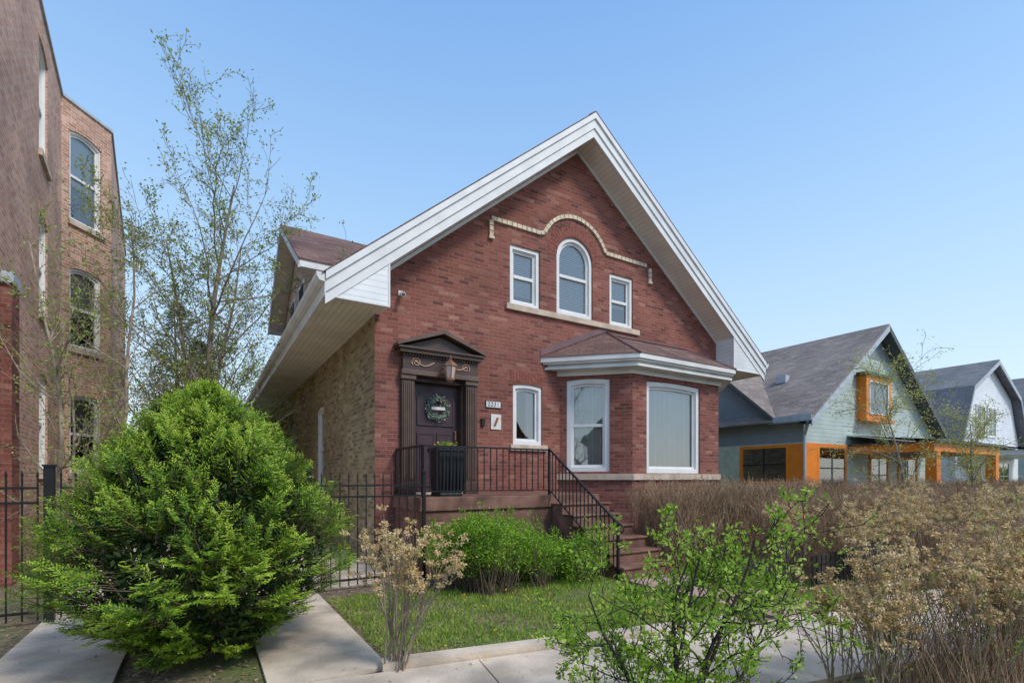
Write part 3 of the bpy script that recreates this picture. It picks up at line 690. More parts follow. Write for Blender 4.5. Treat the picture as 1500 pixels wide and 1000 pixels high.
# ================================================================ WHITE HOUSE (house 3)
h3=top('white_gambrel_house'); g=[(24.9,1.75),(26.0,3.9),(29.0,5.35),(32.0,3.9),(33.1,1.75)]
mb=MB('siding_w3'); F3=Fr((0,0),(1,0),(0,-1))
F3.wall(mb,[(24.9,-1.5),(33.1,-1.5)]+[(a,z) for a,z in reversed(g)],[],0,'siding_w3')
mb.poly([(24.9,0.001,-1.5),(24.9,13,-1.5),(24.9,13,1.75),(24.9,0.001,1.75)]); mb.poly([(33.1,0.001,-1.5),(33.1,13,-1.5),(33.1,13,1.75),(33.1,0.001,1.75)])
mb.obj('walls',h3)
mb=MB('shingle_w'); gg=[(24.5,1.45),(25.9,4.02),(29.0,5.5),(32.1,4.02),(33.5,1.45)]
for a,b_ in zip(gg,gg[1:]):
    mb.prism([(a[0],-.35,a[1]),(b_[0],-.35,b_[1]),(b_[0],-.35,b_[1]-.06),(a[0],-.35,a[1]-.06)],(0,13.6,0))
mb.obj('roof',h3)
mb=MB('white')
for a,b_ in zip(gg,gg[1:]):
    mb.prism([(a[0],-.37,a[1]-.05),(b_[0],-.37,b_[1]-.05),(b_[0],-.37,b_[1]-.24),(a[0],-.37,a[1]-.24)],(0,.03,0),'greytrim')
for a in (27.2,28.6): owin(F3,mb,a,a+1.15,1.9,3.35,w=.10,mm='frame')
owin(F3,mb,26.2,27.8,-.6,.8,w=.1,mm='frame'); owin(F3,mb,30,31.6,-.6,.8,w=.1,mm='frame')
mb.box((25.5,-2.4,.95),(32.5,-.02,1.15),'white'); mb.poly([(25.3,-2.5,1.152),(32.7,-2.5,1.152),(32.7,-.01,1.5),(25.3,-.01,1.5)],'shingle_w')
for u in (25.7,28.0,30.2,32.3): mb.box((u-.1,-2.35,-1.5),(u+.1,-2.15,.949),'white')
mb.obj('porch_and_windows',h3)
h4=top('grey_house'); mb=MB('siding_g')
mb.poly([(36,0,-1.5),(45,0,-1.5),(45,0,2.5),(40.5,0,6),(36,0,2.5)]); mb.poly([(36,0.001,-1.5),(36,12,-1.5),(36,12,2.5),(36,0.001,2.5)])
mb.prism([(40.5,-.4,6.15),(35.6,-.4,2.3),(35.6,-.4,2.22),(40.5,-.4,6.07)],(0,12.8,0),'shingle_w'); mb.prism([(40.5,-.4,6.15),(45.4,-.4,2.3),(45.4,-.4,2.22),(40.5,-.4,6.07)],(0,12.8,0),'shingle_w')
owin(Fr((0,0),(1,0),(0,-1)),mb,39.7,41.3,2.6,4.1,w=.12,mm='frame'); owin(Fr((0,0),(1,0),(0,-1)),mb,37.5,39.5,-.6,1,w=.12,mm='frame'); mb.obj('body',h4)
# ================================================================ LEFT BRICK APARTMENT BUILDING
WM=Matrix.Translation((0,0,1.5)); lb=top('brick_apartment_building',WM)
tx,ty=-.584,.811; L1=6.3; S0=(-10.6-tx*L1,11.8-ty*L1); QQ=L1-4.8
FL1=Fr(S0,(tx,ty),(ty,-tx))
t2=(.11,.994); FL2=Fr((-10.6,11.8),t2,(t2[1],-t2[0])); L2=1.3
P3=(-10.6+t2[0]*1.3,11.8+t2[1]*1.3); FL3=Fr(P3,(tx,ty),(ty,-tx))
ZH=9.0; rows=[(6.2,8.4),(3.15,5.1),(.12,2.02)]
mb=MB('brick_left')
FL1.wall(mb,[(0,-1.5),(L1,-1.5),(L1,ZH),(0,ZH)],[outline(1.9+QQ,2.85+QQ,a,b_,.09) for a,b_ in rows],.12,'brick_left')
FL2.wall(mb,[(0,-1.5),(L2,-1.5),(L2,ZH),(0,ZH)],[outline(.2,1.02,a,b_,.09) for a,b_ in rows],.12,'brick_left')
FL3.wall(mb,[(0,-1.5),(9,-1.5),(9,ZH),(0,ZH)],[],.12,'brick_left')
bl=(S0[0]-ty*9,S0[1]+tx*9); e3=(P3[0]+tx*9,P3[1]+ty*9); e4=(e3[0]-ty*9,e3[1]+tx*9)
mb.poly([(S0[0],S0[1],-1.5),(bl[0],bl[1],-1.5),(bl[0],bl[1],ZH),(S0[0],S0[1],ZH)])
mb.poly([(e3[0],e3[1],-1.5),(e4[0],e4[1],-1.5),(e4[0],e4[1],ZH),(e3[0],e3[1],ZH)]); mb.poly([(bl[0],bl[1],-1.5),(e4[0],e4[1],-1.5),(e4[0],e4[1],ZH),(bl[0],bl[1],ZH)])
mb.tess([[(S0[0],S0[1],ZH-.02),(-10.6,11.8,ZH-.02),(P3[0],P3[1],ZH-.02),(e3[0],e3[1],ZH-.02),(e4[0],e4[1],ZH-.02),(bl[0],bl[1],ZH-.02)]],'asphalt')
mb.obj('walls',lb)
mb=MB('greytrim')
for F,L in ((FL1,L1),(FL2,L2),(FL3,9)): F.box(mb,.0,L,ZH+.001,ZH+.07,-.25,.04,'greytrim')
for F,a0,a1 in ((FL1,1.9+QQ,2.85+QQ),(FL2,.2,1.02)):
    for a,b_ in rows: F.box(mb,a0-.06,a1+.06,a-.13,a-.003,-.05,.06,'lime')
mb.obj('coping_and_sills',lb)
mb=MB('brick_v')
for F,a0,a1 in ((FL1,1.9+QQ,2.85+QQ),(FL2,.2,1.02)):
    for a,b_ in rows:
        n=int((a1-a0+.14)/.07)
        for k in range(n):
            x=a0-.07+.07*k; t=(x+.035-(a0+a1)/2)/((a1-a0)/2); F.box(mb,x,x+.06,b_-.08*min(1,t*t)+.0,b_+.2-.08*min(1,t*t),.001,.008,'brick_left')
mb.obj('window_heads',lb)
for i,(a,b_) in enumerate(rows):
    window(FL1,'side_window_%d'%i,lb,1.9+QQ,2.85+QQ,a,b_,.09,'shade',cw=.04); window(FL2,'angled_window_%d'%i,lb,.2,1.02,a,b_,.09,'shade',cw=.035)
mb=MB('brick'); FL1.box(mb,.25,.75,-1.5,2.7,.001,.14,'brick'); FL1.box(mb,.20,.80,2.701,2.85,.001,.17,'greytrim'); mb.obj('porch_pier',lb)
# ================================================================ GROUND
mb=MB('ground'); mb.poly([(-150,-60,0),(150,-60,0),(150,240,0),(-150,240,0)]); mb.obj('ground')
T=(.934,.357); NN=(.357,-.934); SO=(-.27,4.05); SWW=1.28
def S(a,d,z): return (SO[0]+T[0]*a+NN[0]*d,SO[1]+T[1]*a+NN[1]*d,z)
sw=MB('concrete')
a=-12.0
while a<40:
    p=[S(a+.006,.0,.004),S(a+1.494,.0,.004),S(a+1.494,SWW,.004),S(a+.006,SWW,.004)]; sw.prism(p,(0,0,.036),'concrete'); a+=1.5
sw.obj('sidewalk',bevel=.006)
kb=MB('concrete'); kb.prism([S(-.75,-.17,.0),S(2.75,-.17,.0),S(2.75,-.02,.0),S(-.75,-.02,.0)],(0,0,.09),'concrete'); kb.prism([S(4.1,-.17,.0),S(30,-.17,.0),S(30,-.02,.0),S(4.1,-.02,.0)],(0,0,.09),'concrete'); kb.obj('lawn_edging_kerb',bevel=.01)
rd=MB('asphalt'); rd.poly([S(-60,3.9,.004),S(80,3.9,.004),S(80,12,.004),S(-60,12,.004)]); rd.obj('road')
kb=MB('concrete'); kb.prism([S(-60,3.75,0),S(80,3.75,0),S(80,3.9,0),S(-60,3.9,0)],(0,0,.12)); kb.prism([S(-60,12.0,0),S(80,12.0,0),S(80,12.15,0),S(-60,12.15,0)],(0,0,.12)); kb.obj('kerb')
def pathquad(mb,u0,u1,v0,v1,m,step=1.2,z=.03):
    v=v0
    while v>v1+.05:
        w=max(v-step,v1); pts=[H2W(u0,v-.006),H2W(u1,v-.006),H2W(u1,w+.006),H2W(u0,w+.006)]
        mb.prism([(p.x,p.y,.002) for p in pts],(0,0,z),m); v=w
pm=MB('concrete'); pathquad(pm,-2.05,-1.2,-1.4,-4.52,'concrete'); pm.obj('side_path',bevel=.006)
pm=MB('concrete'); pathquad(pm,-2.6,-.02,18,-1.38,'concrete'); pm.obj('side_yard_bounce_paving',bevel=.006)  # pale paving added to bounce light up onto the left eave soffit
pm=MB('concrete'); pathquad(pm,-3.85,-3.0,6,-4.12,'concrete'); pm.obj('neighbour_path',bevel=.006)
pm=MB('pink'); pathquad(pm,2.75,3.75,-3.06,-5.40,'pink',.8); pm.obj('entrance_path',bevel=.006)
for i,(a0,w_,hh,mt) in enumerate(((-16,8,4.6,'brick'),(-5,8.5,5.2,'brick_common'),(6.5,8,4.4,'siding_g'),(17.5,8.5,5.0,'brick'))):
    hp=top('house_across_street',IM); mb=MB(mt)
    F=Fr(S(a0,19,0)[:2],T,(-NN[0],-NN[1]))
    F.wall(mb,[(0,0),(w_,0),(w_,hh),(w_/2,hh+3.2),(0,hh)],[],0,mt)
    for aa in (0,w_): mb.poly([F.P(aa,0),F.P(aa,hh),F.P(aa,hh,-10),F.P(aa,0,-10)],mt)
    mb.obj('walls',hp); mb=MB('shingle_g')
    for aa,ab in ((-.4,w_/2),(w_+.4,w_/2)): mb.poly([F.P(aa,hh-.3,.4),F.P(ab,hh+3.35,.4),F.P(ab,hh+3.35,-10.4),F.P(aa,hh-.3,-10.4)])
    mb.obj('roof',hp); mb=MB('frame')
    for (x0,x1,z0,z1) in ((1,2.4,.9,2.7),(3.2,4.2,.2,2.4),(5.2,6.9,.9,2.7),(2.2,3.4,3.8,5.2),(4.6,5.8,3.8,5.2)):
        F.box(mb,x0,x1,z0,z1,.002,.06,'frame'); F.box(mb,x0+.1,x1-.1,z0+.1,z1-.1,.061,.065,'dark')
    mb.obj('windows_and_door',hp)
ca,sa=math.cos(A),math.sin(A)
lw=PM()
def blades(n,u0,u1,v0,v1,h0,h1):
    u=nr.uniform(u0,u1,n); v=nr.uniform(v0,v1,n)
    X=-2.30+ca*u-sa*v; Y=8.41+sa*u+ca*v
    d=(X-SO[0])*NN[0]+(Y-SO[1])*NN[1]; k=(d<-.16)&~((u>2.7)&(u<3.8)&(v<-3))
    patch=np.sin(u*3.1+1.3*np.sin(v*2.7))*np.sin(v*3.7+u)+nr.normal(0,.5,n); k&=patch>-.75
    X,Y=X[k],Y[k]; n=len(X); P=np.stack([X,Y,np.zeros(n)],1)
    D=rdir(n,2.0); D[:,2]=np.abs(D[:,2]); return leafV(P,D,rdir(n),nr.uniform(h0,h1,n)*(1+.4*np.sin(X*5)*np.sin(Y*6)),nr.uniform(.006,.011,n))
lw.add(blades(75000,-1.15,5.0,-5.7,-1.9,.025,.08),'grass')
lw.add(blades(12000,4.0,16,-6.6,-3.4,.03,.09),'grass')
n=7000; a_=nr.uniform(-1,5,n); d_=nr.uniform(1.32,2.3,n); P=np.stack([SO[0]+T[0]*a_+NN[0]*d_,SO[1]+T[1]*a_+NN[1]*d_,np.zeros(n)],1); D=rdir(n,2.0); D[:,2]=np.abs(D[:,2])
lw.add(leafV(P,D,rdir(n),nr.uniform(.02,.07,n),nr.uniform(.005,.009,n)),'grass')
n=50; u=nr.uniform(-1,2.6,n); v=nr.uniform(-4.9,-2.6,n)
P=np.stack([-2.3+ca*u-sa*v,8.41+sa*u+ca*v,nr.uniform(.05,.08,n)],1)
for k in range(10): lw.add(leafV(P,rdir(n,.6),rdir(n),np.full(n,.018),np.full(n,.01)),'dandelion')
lw.obj('lawn')
lt=PM(); n=24000
X=nr.uniform(-6,9,n); Y=nr.uniform(2.4,10,n); dd_=(X-SO[0])*NN[0]+(Y-SO[1])*NN[1]; kk=(dd_<-.05)|(dd_>SWW+.02)
u=(X+2.3)*ca+(Y-8.41)*sa; v=-(X+2.3)*sa+(Y-8.41)*ca
kk&=~((u>-2.1)&(u<-1.15))&~((u>-3.9)&(u<-2.95))&~((u>2.7)&(u<3.8))&~((u>-1)&(u<2.5)&(v<-2.6)&(nr.uniform(0,1,n)<.8))
X,Y=X[kk],Y[kk]; n=len(X); D=rdir(n); D[:,2]*=.25; D/=np.linalg.norm(D,axis=1,keepdims=True); Nn=rdir(n)*.3+np.array([[0,0,1.0]])
lt.add(leafV(np.stack([X,Y,nr.uniform(.008,.03,n)],1),D,Nn,nr.uniform(.02,.055,n),nr.uniform(.012,.03,n)),'litter')
n=700; X=nr.uniform(-5,6,n); Y=nr.uniform(2.6,8,n); D=rdir(n); D[:,2]*=.15; D/=np.linalg.norm(D,axis=1,keepdims=True)
lt.add(leafV(np.stack([X,Y,np.full(n,.046)],1),D,rdir(n)*.2+np.array([[0,0,1.0]]),nr.uniform(.012,.035,n),nr.uniform(.006,.018,n)),'litter'); lt.obj('leaf_litter')
# ================================================================ PLANTS
def grow(P,base,d0,L,r):
    segs=[];lp=[]
    def br(p,d,L,r,lv):
        n=P['n'][lv]; st=L/n; r0=r
        for i in range(n):
            w=P['wig'][lv]
            d=(d+Vector((rnd.gauss(0,w),rnd.gauss(0,w),rnd.gauss(0,w)))+Vector((0,0,P['up'][lv]))).normalized()
            q_=p+d*st; r2=r0*(1-(i+1)/n*(1-P.get('tip',.35)))
            segs.append((p,q_,r,r2)); f=(i+1)/n
            if lv+1<len(P['n']) and f>P['start'][lv]:
                k=P['kids'][lv]; c_=int(k)+(1 if rnd.random()<k-int(k) else 0)
                for _ in range(c_):
                    ang=rnd.uniform(*P['ang'][lv]); az=rnd.uniform(0,6.283)
                    a=d.orthogonal().normalized(); bb=d.cross(a); sd=a*math.cos(az)+bb*math.sin(az)
                    nd=(d*math.cos(ang)+sd*math.sin(ang)).normalized()
                    br(p+(q_-p)*rnd.random(),nd,L*P['ratio'][lv]*rnd.uniform(.6,1.15)*(1-.45*f*P.get('cone',1)),r2*P.get('rr',.6),lv+1)
            if lv>=P['leaf']: lp.append((q_,d))
            p,r=q_,r2
    br(Vector(base),Vector(d0).normalized(),L,r,0)
    return segs,lp
def addsegs(pm,segs,mat,n=4,rmin=.0015):
    P0=np.array([s[0][:] for s in segs]);P1=np.array([s[1][:] for s in segs]);R0=np.array([max(s[2],rmin) for s in segs]);R1=np.array([max(s[3],rmin) for s in segs])
    pm.add(prisms(P0,P1,R0,R1,n),mat)
def addleaves(pm,lp,per,spread,L,W,mat,zb=.3,clump=1.0):
    if not lp: return
    P=np.array([p[:] for p,_ in lp]); D0=np.array([d[:] for _,d in lp])
    keep=nr.uniform(0,1,len(P))<clump; P,D0=P[keep],D0[keep]
    P=np.repeat(P,per,0); D0=np.repeat(D0,per,0); n=len(P)
    P=P+nr.normal(0,spread,(n,3)); D=D0*.5+rdir(n,zb); D/=np.linalg.norm(D,axis=1,keepdims=True)
    pm.add(leafV(P,D,rdir(n,.8),nr.uniform(*L,n),nr.uniform(*W,n),.15),mat)
PT=dict(n=[11,8,6,4],wig=[.05,.12,.16,.2],up=[.02,.07,.05,.03],start=[.18,.2,.15,0],kids=[2.1,1.2,.9,0],ang=[(.6,1.1),(.5,1.0),(.4,1.1),(0,0)],ratio=[.44,.45,.5,0],leaf=2,tip=.2,rr=.5,cone=.7)
t=PM(); base=(-7.7,12.3,0)
for d_,L_,r_ in (((.06,0,1),8.6,.11),((-.10,.0,1),7.4,.08),((.22,.05,1),7.2,.07)):
    sg_,lp=grow(PT,base,d_,L_,r_); addsegs(t,sg_,'bark_lt',5,.004); addleaves(t,lp,3,.05,(.045,.085),(.028,.042),'tleaf',.3,.46)
t.obj('spring_tree')
PS=dict(n=[9,7,5],wig=[.08,.14,.2],up=[.03,.08,.04],start=[.30,.1,0],kids=[2.4,1.5,0],ang=[(.5,1.2),(.5,1.0),(0,0)],ratio=[.42,.45,0],leaf=1,tip=.2,rr=.5)
t=PM()
for b_,d_,L,r in (((-6.25,7.0,0),(.0,0,1),4.8,.05),((-6.15,7.05,0),(-.1,.0,1),3.8,.035),((-7.6,9.0,0),(.12,.05,1),6.4,.06)):
    sg_,lp=grow(PS,b_,d_,L,r); addsegs(t,sg_,'bark_tan',4,.003); addleaves(t,lp,3,.05,(.035,.06),(.02,.03),'tleaf',.3,.42)
t.obj('sapling_tree')
def conifer(name,x,y,h,r,mat='pine',n=5000):
    t=PM(); z=nr.uniform(.08,1,n)**.9; rr=r*(1-z)**.75*np.sqrt(nr.uniform(.1,1,n)); th=nr.uniform(0,6.283,n)
    lump=1+.25*np.sin(th*5+z*30)+.1*np.sin(th*11-z*57); rr=rr*lump
    P=np.stack([rr*np.cos(th),rr*np.sin(th),z*h-rr*.25],1); D=np.stack([np.cos(th),np.sin(th),-.15+0*th],1)+rdir(n)*.5; D/=np.linalg.norm(D,axis=1,keepdims=True)
    t.add(leafV(P,D,rdir(n,2),nr.uniform(.12,.30,n),nr.uniform(.03,.05,n)),mat)
    sg_,_=grow(dict(n=[10,4],wig=[.01,.06],up=[0,-.03],start=[.1,0],kids=[7,0],ang=[(1.2,1.6),(0,0)],ratio=[r/h*1.1,0],leaf=9,tip=.1,rr=.3,cone=1.6),(0,0,0),(0,0,1),h,.16); addsegs(t,sg_,'bark',4,.008)
    t.obj(name,loc=(x,y,0))
conifer('conifer_tree',-13.0,19.5,8.3,2.4); conifer('conifer_tree',-11.2,18.0,6.4,2.0)
PB=dict(n=[8,6,4],wig=[.06,.12,.2],up=[.02,.06,.05],start=[.25,.1,0],kids=[3,2,0],ang=[(.5,1.1),(.4,1.0),(0,0)],ratio=[.5,.5,0],leaf=1,tip=.25,rr=.5,cone=.6)
for x,y,h in ((-14.5,25,7.),(-9.6,24,5.0),(-8.4,16.5,3.2),(-9.8,15.2,3.0)):
    t=PM(); sg_,lp=grow(PB,(0,0,0),(0,0,1),h,.11); addsegs(t,sg_,'bark',4,.008); addleaves(t,lp,6,.22,(.08,.15),(.04,.08),'tleaf',.2,.7); t.obj('background_tree',loc=(x,y,0))
for x,y,h in ((-6,-9.5,8),(5,-7.5,7.5),(14,-4,7)):
    t=PM(); sg_,lp=grow(PB,(0,0,0),(0,0,1),h,.16); addsegs(t,sg_,'bark',4,.01); addleaves(t,lp,3,.2,(.08,.15),(.04,.08),'tleaf',.2,.25); t.obj('street_tree',loc=(x,y,0))
t=PM()
for k in range(60):
    x=-60+k*2.6+rnd.uniform(-1,1); y=50+rnd.uniform(-5,12)-abs(x)*.05; R=rnd.uniform(1.4,2.4); n=420
    P=rdir(n)*R*nr.uniform(.55,1.05,(n,1))*np.array([[1,1,1.1]])+np.array([[x,y,R*1.05]]); t.add(leafV(P,rdir(n),rdir(n),nr.uniform(.3,.6,n),nr.uniform(.2,.4,n)),'tleaf')
t.obj('distant_tree_row')
PW=dict(n=[8,8,6],wig=[.06,.10,.12],up=[.03,-.01,-.08],start=[.3,.1,0],kids=[2.6,1.6,0],ang=[(.4,1.0),(.4,.9),(0,0)],ratio=[.45,.6,0],leaf=1,tip=.2,rr=.45,cone=.5)
for x,y,h in ((9.6,12.2,3.9),(12.8,13.9,3.0)):
    t=PM(); sg_,lp=grow(PW,(0,0,0),(.03,0,1),h,.05); addsegs(t,sg_,'bark_lt',4,.004); addleaves(t,lp,4,.06,(.04,.08),(.014,.028),'yleaf',.0,.75); t.obj('willow_tree',loc=(x,y,0))
def nrm(a): return a/(np.linalg.norm(a,axis=1,keepdims=True)+1e-9)
def yew(name,loc,R,H,nl,per,nt_,nn):
    t=PM()
    hx=np.array([0,.08,.2,.32,.45,.56,.68,.80,.9,.96,1.0]); px=np.array([.42,.60,.86,1.0,.97,.89,.74,.54,.34,.19,.05])
    lh=(np.arange(nl)+nr.uniform(0,1,nl))/nl; lh=lh**.85; lth=(np.arange(nl)*2.39996)+nr.normal(0,.25,nl); lr=1+nr.normal(0,.065,nl); lsz=nr.uniform(.7,1.3,nl)
    nb=nl*per; li=np.repeat(np.arange(nl),per)
    g1=np.clip(nr.normal(0,1,nb),-2,2); g2=np.clip(nr.normal(0,1,nb),-2,2)
    pr0=np.interp(lh,hx,px)
    h=np.clip(lh[li]+g1*.036*lsz[li],0.01,1); th=lth[li]+g2*.085*lsz[li]/np.maximum(pr0[li],.25)
    bulge=1.0-.06*(g1**2+g2**2)
    Rr=R*np.interp(h,hx,px)*lr[li]*np.clip(bulge,.6,1.2)*nr.choice([1,.93,.85],nb,p=[.6,.25,.15])
    out=np.stack([np.cos(th),np.sin(th),np.zeros(nb)],1); lo=np.stack([np.cos(lth),np.sin(lth),np.zeros(nl)],1)[li]
    tip=np.stack([Rr*np.cos(th),Rr*np.sin(th),.08+h*(H-.1)],1)
    ud=(h*.95)[:,None]
    d=nrm(lo*(1.15-ud)+np.array([[0,0,1.0]])*(ud+.05)+ (out-lo)*1.2+np.array([[0,0,1.0]])*(g1*.18)[:,None]+rdir(nb)*.28)
    Lb=nr.uniform(.13,.24,nb); org=tip-d*Lb[:,None]
    bn=nrm(np.array([[0,0,1.0]])*(1-.5*ud)+lo*.45+rdir(nb)*.35); sd=nrm(np.cross(d,bn))
    t.add(prisms(org-d*.18,tip,np.full(nb,.004),np.full(nb,.0015),3),'bark')
    k=np.tile(np.arange(nt_),nb); bi=np.repeat(np.arange(nb),nt_); f=(k+.5)/nt_; sgn=np.where(k%2==0,1,-1)
    o_=org[bi]+d[bi]*(Lb[bi]*f)[:,None]
    td=nrm(d[bi]*.8+sd[bi]*(sgn*.75)[:,None]+rdir(len(bi))*.18)
    tl=(.085*(1-.55*f)+.02)*nr.uniform(.75,1.25,len(bi))
    k2=np.tile(np.arange(nn),len(bi)); ti=np.repeat(np.arange(len(bi)),nn); f2=(k2+.5)/nn; sg2=np.where(k2%2==0,1,-1)
    b2=nrm(bn[bi][ti]+rdir(len(ti))*.25); T_=td[ti]; s_=nrm(np.cross(T_,b2))
    P=o_[ti]+T_*(tl[ti]*f2)[:,None]; D=nrm(T_*.75+s_*(sg2*.75)[:,None]+rdir(len(ti))*.22)
    LL=nr.uniform(.020,.032,len(ti)); WW=np.full(len(ti),.010)
    tipm=(f[ti]>.55)&(f2>.4)&(nr.uniform(0,1,len(ti))<.75)
    for mk,mt in ((tipm,'yewtip'),(~tipm,'yew')): t.add(leafV(P[mk],D[mk],b2[mk],LL[mk],WW[mk]),mt)
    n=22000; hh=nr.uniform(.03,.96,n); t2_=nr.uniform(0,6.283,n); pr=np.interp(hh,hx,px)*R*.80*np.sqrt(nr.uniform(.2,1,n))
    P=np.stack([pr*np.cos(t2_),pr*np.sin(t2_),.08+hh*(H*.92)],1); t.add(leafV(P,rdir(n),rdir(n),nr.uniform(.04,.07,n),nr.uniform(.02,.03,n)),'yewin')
    sgs=[]
    for j in range(9):
        a_=rnd.uniform(0,6.28); q0=Vector((rnd.uniform(-.05,.05),rnd.uniform(-.05,.05),0)); dd=Vector((math.cos(a_)*.5,math.sin(a_)*.5,1)).normalized()
        for s_i in range(6):
            q1=q0+dd*.28; sgs.append((q0,q1,.035-.004*s_i,.031-.004*s_i)); q0=q1; dd=(dd+Vector((rnd.gauss(0,.1),rnd.gauss(0,.1),.05))).normalized()
    addsegs(t,sgs,'bark',6)
    t.obj(name,loc=loc)
yew('yew_bush',(-2.60,4.25,0),1.18,2.30,250,9,9,8)
def bush(name,loc,lumps,n_per,L,W,mat,stem='bark'):
    t=PM()
    for (x,y,z,rx,rz) in lumps:
        n=n_per; d=rdir(n); rr=nr.uniform(.45,1.15,(n,1))**.6; P=d*rr*np.array([[rx,rx,rz]])+np.array([[x,y,z]])+nr.normal(0,.03,(n,3))
        P=P[P[:,2]>.03]; n=len(P); D=rdir(n,.7); t.add(leafV(P,D,rdir(n,.6),nr.uniform(*L,n),nr.uniform(*W,n),.12),mat)
        nb=30; Q0=np.tile(np.array([[x,y,0.0]]),(nb,1))+nr.normal(0,.06,(nb,3))*np.array([[1,1,0]]); dd=rdir(nb,.8); dd[:,2]=np.abs(dd[:,2]); Q1=np.array([[x,y,z]])+dd*np.array([[rx,rx,rz]])*nr.uniform(.8,1.6,(nb,1))
        t.add(prisms(Q0,Q1,np.full(nb,.006),np.full(nb,.002),3),stem)
        P=np.repeat(Q1,14,0)+nr.normal(0,.03,(nb*14,3)); t.add(leafV(P,rdir(len(P),.6),rdir(len(P)),nr.uniform(*L,len(P)),nr.uniform(*W,len(P))),mat)
    t.obj(name,loc=loc)
bl_=[]
for k in range(28):
    u=rnd.uniform(.25,2.5); v=rnd.uniform(-2.85,-1.75); p=H2W(u,v); zz=rnd.uniform(.28,.54)+.16*math.sin(u*2.2+.3); bl_.append((p.x,p.y,max(zz,.22),rnd.uniform(.20,.35),rnd.uniform(.22,.38)))
bush('green_bush',(0,0,0),bl_,1000,(.03,.055),(.012,.022),'bush')
def hydrangea(t,x,y,h,ns,spread,heads=.75,r=.008,kd=1.0,hs=1.0,mat='bark_tan'):
    for k in range(ns):
        a=rnd.uniform(0,6.28); s=rnd.uniform(.05,spread)
        PH=dict(n=[7,5,3],wig=[.06,.10,.12],up=[.06,.10,.1],start=[.30,.3,0],kids=[.75*kd,.5*kd,0],ang=[(.3,.7),(.3,.7),(0,0)],ratio=[.42,.5,0],leaf=9,tip=.5,rr=.75,cone=.3)
        sg_,_=grow(PH,(x+rnd.gauss(0,.06),y+rnd.gauss(0,.06),0),(math.cos(a)*s,math.sin(a)*s,1),h*rnd.uniform(.7,1.02),r)
        addsegs(t,sg_,mat,4,.002)
        ends=[s2_[1] for i,s2_ in enumerate(sg_) if (i+1==len(sg_) or (sg_[i+1][0]-s2_[1]).length>1e-5)]
        for e_ in ends:
            if e_.z>h*.6 and rnd.random()<heads:
                n=rnd.randint(16,46); R=rnd.uniform(.018,.042)*hs; P=rdir(n)*R*nr.uniform(.3,1,(n,1))*np.array([[1,1,.8]])+np.array([e_[:]]); t.add(leafV(P,rdir(n),rdir(n),nr.uniform(.014,.026,n),nr.uniform(.011,.019,n)),'flower')
        n=12; idx=[rnd.choice(sg_)[1] for _ in range(n)]; P=np.array([i_[:] for i_ in idx]); P=np.repeat(P,2,0); t.add(leafV(P,rdir(2*n,.8),rdir(2*n),nr.uniform(.015,.035,2*n),nr.uniform(.008,.014,2*n)),'bush')
t=PM(); hydrangea(t,-.90,3.86,1.08,17,.62,.95); t.obj('hydrangea_shrub')
for k in range(15):
    a=1.95+k*.19; p=S(a,rnd.uniform(1.45,2.0),0)
    t=PM(); hydrangea(t,p[0],p[1],(.80 if k<3 else .98)+.12*rnd.random(),9,.5,.72,.0065); t.obj('hydrangea_shrub')
t=PM()
for k in range(26):
    u=4.3+k*.52; v=-5.0+rnd.uniform(-.4,.6)-.03*k; p=H2W(u,v); hydrangea(t,p.x,p.y,1.12+.12*rnd.random(),9,.5,.95,.007,hs=1.2)
t.obj('hydrangea_hedge')
def hedge(name,u0,u1,v0,v1,h,n,lean=.22):
    t=PM(); u=nr.uniform(u0,u1,n); v=nr.uniform(v0,v1,n)
    P=np.stack([-2.3+ca*u-sa*v,8.41+sa*u+ca*v,nr.uniform(.0,.75*h,n)],1)
    D=rdir(n)*lean*1.6+np.array([[0,0,1.0]]); D/=np.linalg.norm(D,axis=1,keepdims=True)
    tops=h*(1+.04*np.sin(u*2.3)+nr.normal(0,.05,n)); L=np.minimum(nr.uniform(.25,.6,n),np.maximum(tops-P[:,2],.06))
    M1=P+D*(L*.5)[:,None]; D2=D+rdir(n)*.45; D2/=np.linalg.norm(D2,axis=1,keepdims=True); E=M1+D2*(L*.5)[:,None]
    r=nr.uniform(.0022,.0055,n); t.add(prisms(P,M1,r,r*.8,3),'hedge'); t.add(prisms(M1,E,r*.8,r*.4,3),'hedge')
    D3=nrm(D+rdir(n)*.9); t.add(prisms(M1,M1+D3*(L*.35)[:,None],r*.6,r*.3,3),'hedge')
    P2=E; k=len(E); t.add(leafV(P2,rdir(k,.5),rdir(k),nr.uniform(.02,.04,k),nr.uniform(.008,.015,k)),'litter')
    t.obj(name)
hedge('bare_twig_hedge',4.0,9.6,-2.9,-1.8,1.50,13000,.3); hedge('bare_twig_hedge',9.6,24,-3.3,-2.2,1.48,20000,.3)
hedge('bare_twig_hedge',5.0,17,-4.5,-3.6,1.30,14000,.35)
hedge('bare_twig_hedge',5.6,17,-6.0,-5.2,.85,9000,.35)
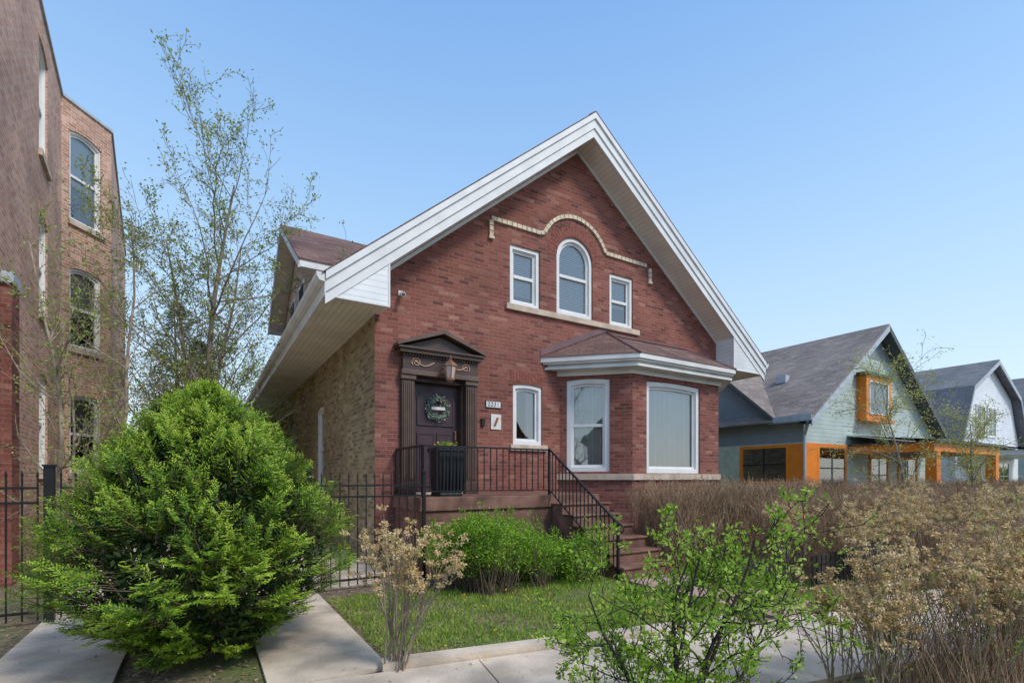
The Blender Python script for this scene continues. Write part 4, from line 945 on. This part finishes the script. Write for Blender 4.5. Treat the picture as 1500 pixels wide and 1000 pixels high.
# thin new shoots among the parkway shrubs
t=PM(); n=1500; a_=nr.uniform(2.3,5.2,n); d_=nr.uniform(1.4,2.2,n); P=np.stack([SO[0]+T[0]*a_+NN[0]*d_,SO[1]+T[1]*a_+NN[1]*d_,np.zeros(n)],1)
D=nrm(rdir(n)*.35+np.array([[0,0,1.0]])); L_=nr.uniform(.25,.85,n); M1=P+D*(L_*.5)[:,None]; E=M1+nrm(D+rdir(n)*.3)*(L_*.5)[:,None]; r=nr.uniform(.0015,.0035,n)
t.add(prisms(P,M1,r,r*.8,3),'hedge'); t.add(prisms(M1,E,r*.8,r*.4,3),'hedge'); t.add(leafV(E,rdir(n,.5),rdir(n),nr.uniform(.015,.03,n),nr.uniform(.006,.012,n)),'litter'); t.obj('shrub_shoots')
lf=MB('bark_dk')
for k in range(90):
    u=4.6+k*.12; p=H2W(u,-4.7); q_=H2W(u+.09,-4.7); q2=H2W(u+.09,-4.68); q3=H2W(u,-4.68)
    lf.prism([(a_.x,a_.y,.02) for a_ in (p,q_,q2,q3)],(0,0,.42+.02*rnd.random()))
lf.obj('low_picket_fence')
PF=dict(n=[8,7,5,3],wig=[.13,.17,.22,.2],up=[.01,.03,.06,.05],start=[.2,.15,.1,0],kids=[1.3,1.0,.55,0],ang=[(.6,1.2),(.5,1.2),(.4,1.0),(0,0)],ratio=[.58,.55,.45,0],leaf=1,tip=.35,rr=.6,cone=.5)
t=PM()
for (x,y,dx,dy,L,r) in ((.86,2.72,-.55,.1,.95,.014),(.90,2.74,.45,.05,1.25,.016),(.92,2.7,.05,-.05,1.05,.015),(.88,2.78,-.25,.15,1.1,.015),(.95,2.74,.95,.1,1.05,.013),(.84,2.7,-.95,.0,.7,.012),(.91,2.72,.22,.1,1.3,.015)):
    sg_,lp=grow(PF,(x,y,0),(dx,dy,1),L,r); addsegs(t,sg_,'bark_dk',5,.0022)
    addleaves(t,lp,4,.011,(.018,.038),(.012,.022),'lilac',.6,.52)
t.obj('leafy_shrub')
# ================================================================ CAMERA, LIGHT, WORLD
cam=bpy.data.cameras.new('camera'); co=bpy.data.objects.new('camera',cam); sc.collection.objects.link(co)
co.location=(0,0,1.5); co.rotation_euler=(math.pi/2,0,0); cam.sensor_width=36; cam.lens=17.64; cam.shift_y=.1333; cam.clip_end=600; cam.clip_start=.05; sc.camera=co
az=math.radians(124); el=math.radians(47)
dirv=Vector((math.sin(az)*math.cos(el),math.cos(az)*math.cos(el),math.sin(el)))
sl=bpy.data.lights.new('sun','SUN'); sl.energy=2.5; sl.angle=math.radians(14); sl.color=(1,.93,.83); so=bpy.data.objects.new('sun',sl); sc.collection.objects.link(so)
so.rotation_euler=(-dirv).to_track_quat('-Z','Y').to_euler(); so.location=(0,0,30)
w=bpy.data.worlds.new('World'); sc.world=w; w.use_nodes=True; nt=w.node_tree; bg=nt.nodes['Background']
sk=nt.nodes.new('ShaderNodeTexSky'); sk.sky_type='NISHITA'; sk.sun_disc=False; sk.sun_elevation=el; sk.sun_rotation=az; sk.air_density=1.0; sk.dust_density=.6; sk.ozone_density=1.2
tc=nt.nodes.new('ShaderNodeTexCoord'); sx=nt.nodes.new('ShaderNodeSeparateXYZ'); nt.links.new(tc.outputs['Generated'],sx.inputs[0])
cr=nt.nodes.new('ShaderNodeValToRGB'); e=cr.color_ramp.elements
stops=[(0.0,(.74,.82,.88)),(.12,(.64,.78,.89)),(.30,(.50,.72,.93)),(.52,(.33,.57,.91)),(.72,(.20,.42,.83)),(1.0,(.34,.46,.68))]
while len(e)<len(stops): e.new(.5)
for i,(p,c) in enumerate(stops): e[i].position=p; e[i].color=c4(c)
nt.links.new(sx.outputs['Z'],cr.inputs[0])
gs=nt.nodes.new('ShaderNodeVectorMath'); gs.operation='SCALE'; gs.inputs[3].default_value=1/.15; nt.links.new(cr.outputs[0],gs.inputs[0])
s2_=nt.nodes.new('ShaderNodeVectorMath'); s2_.operation='SCALE'; s2_.inputs[3].default_value=2.6; nt.links.new(sk.outputs[0],s2_.inputs[0])
mx=nt.nodes.new('ShaderNodeMix'); mx.data_type='RGBA'; mx.inputs[0].default_value=.85; nt.links.new(s2_.outputs[0],mx.inputs[6]); nt.links.new(gs.outputs[0],mx.inputs[7])
nt.links.new(mx.outputs[2],bg.inputs[0]); bg.inputs[1].default_value=.15
sc.view_settings.view_transform='Standard'; sc.view_settings.look='None'; sc.view_settings.exposure=0
print('polys',sum(len(o.data.polygons) for o in sc.objects if o.type=='MESH'))
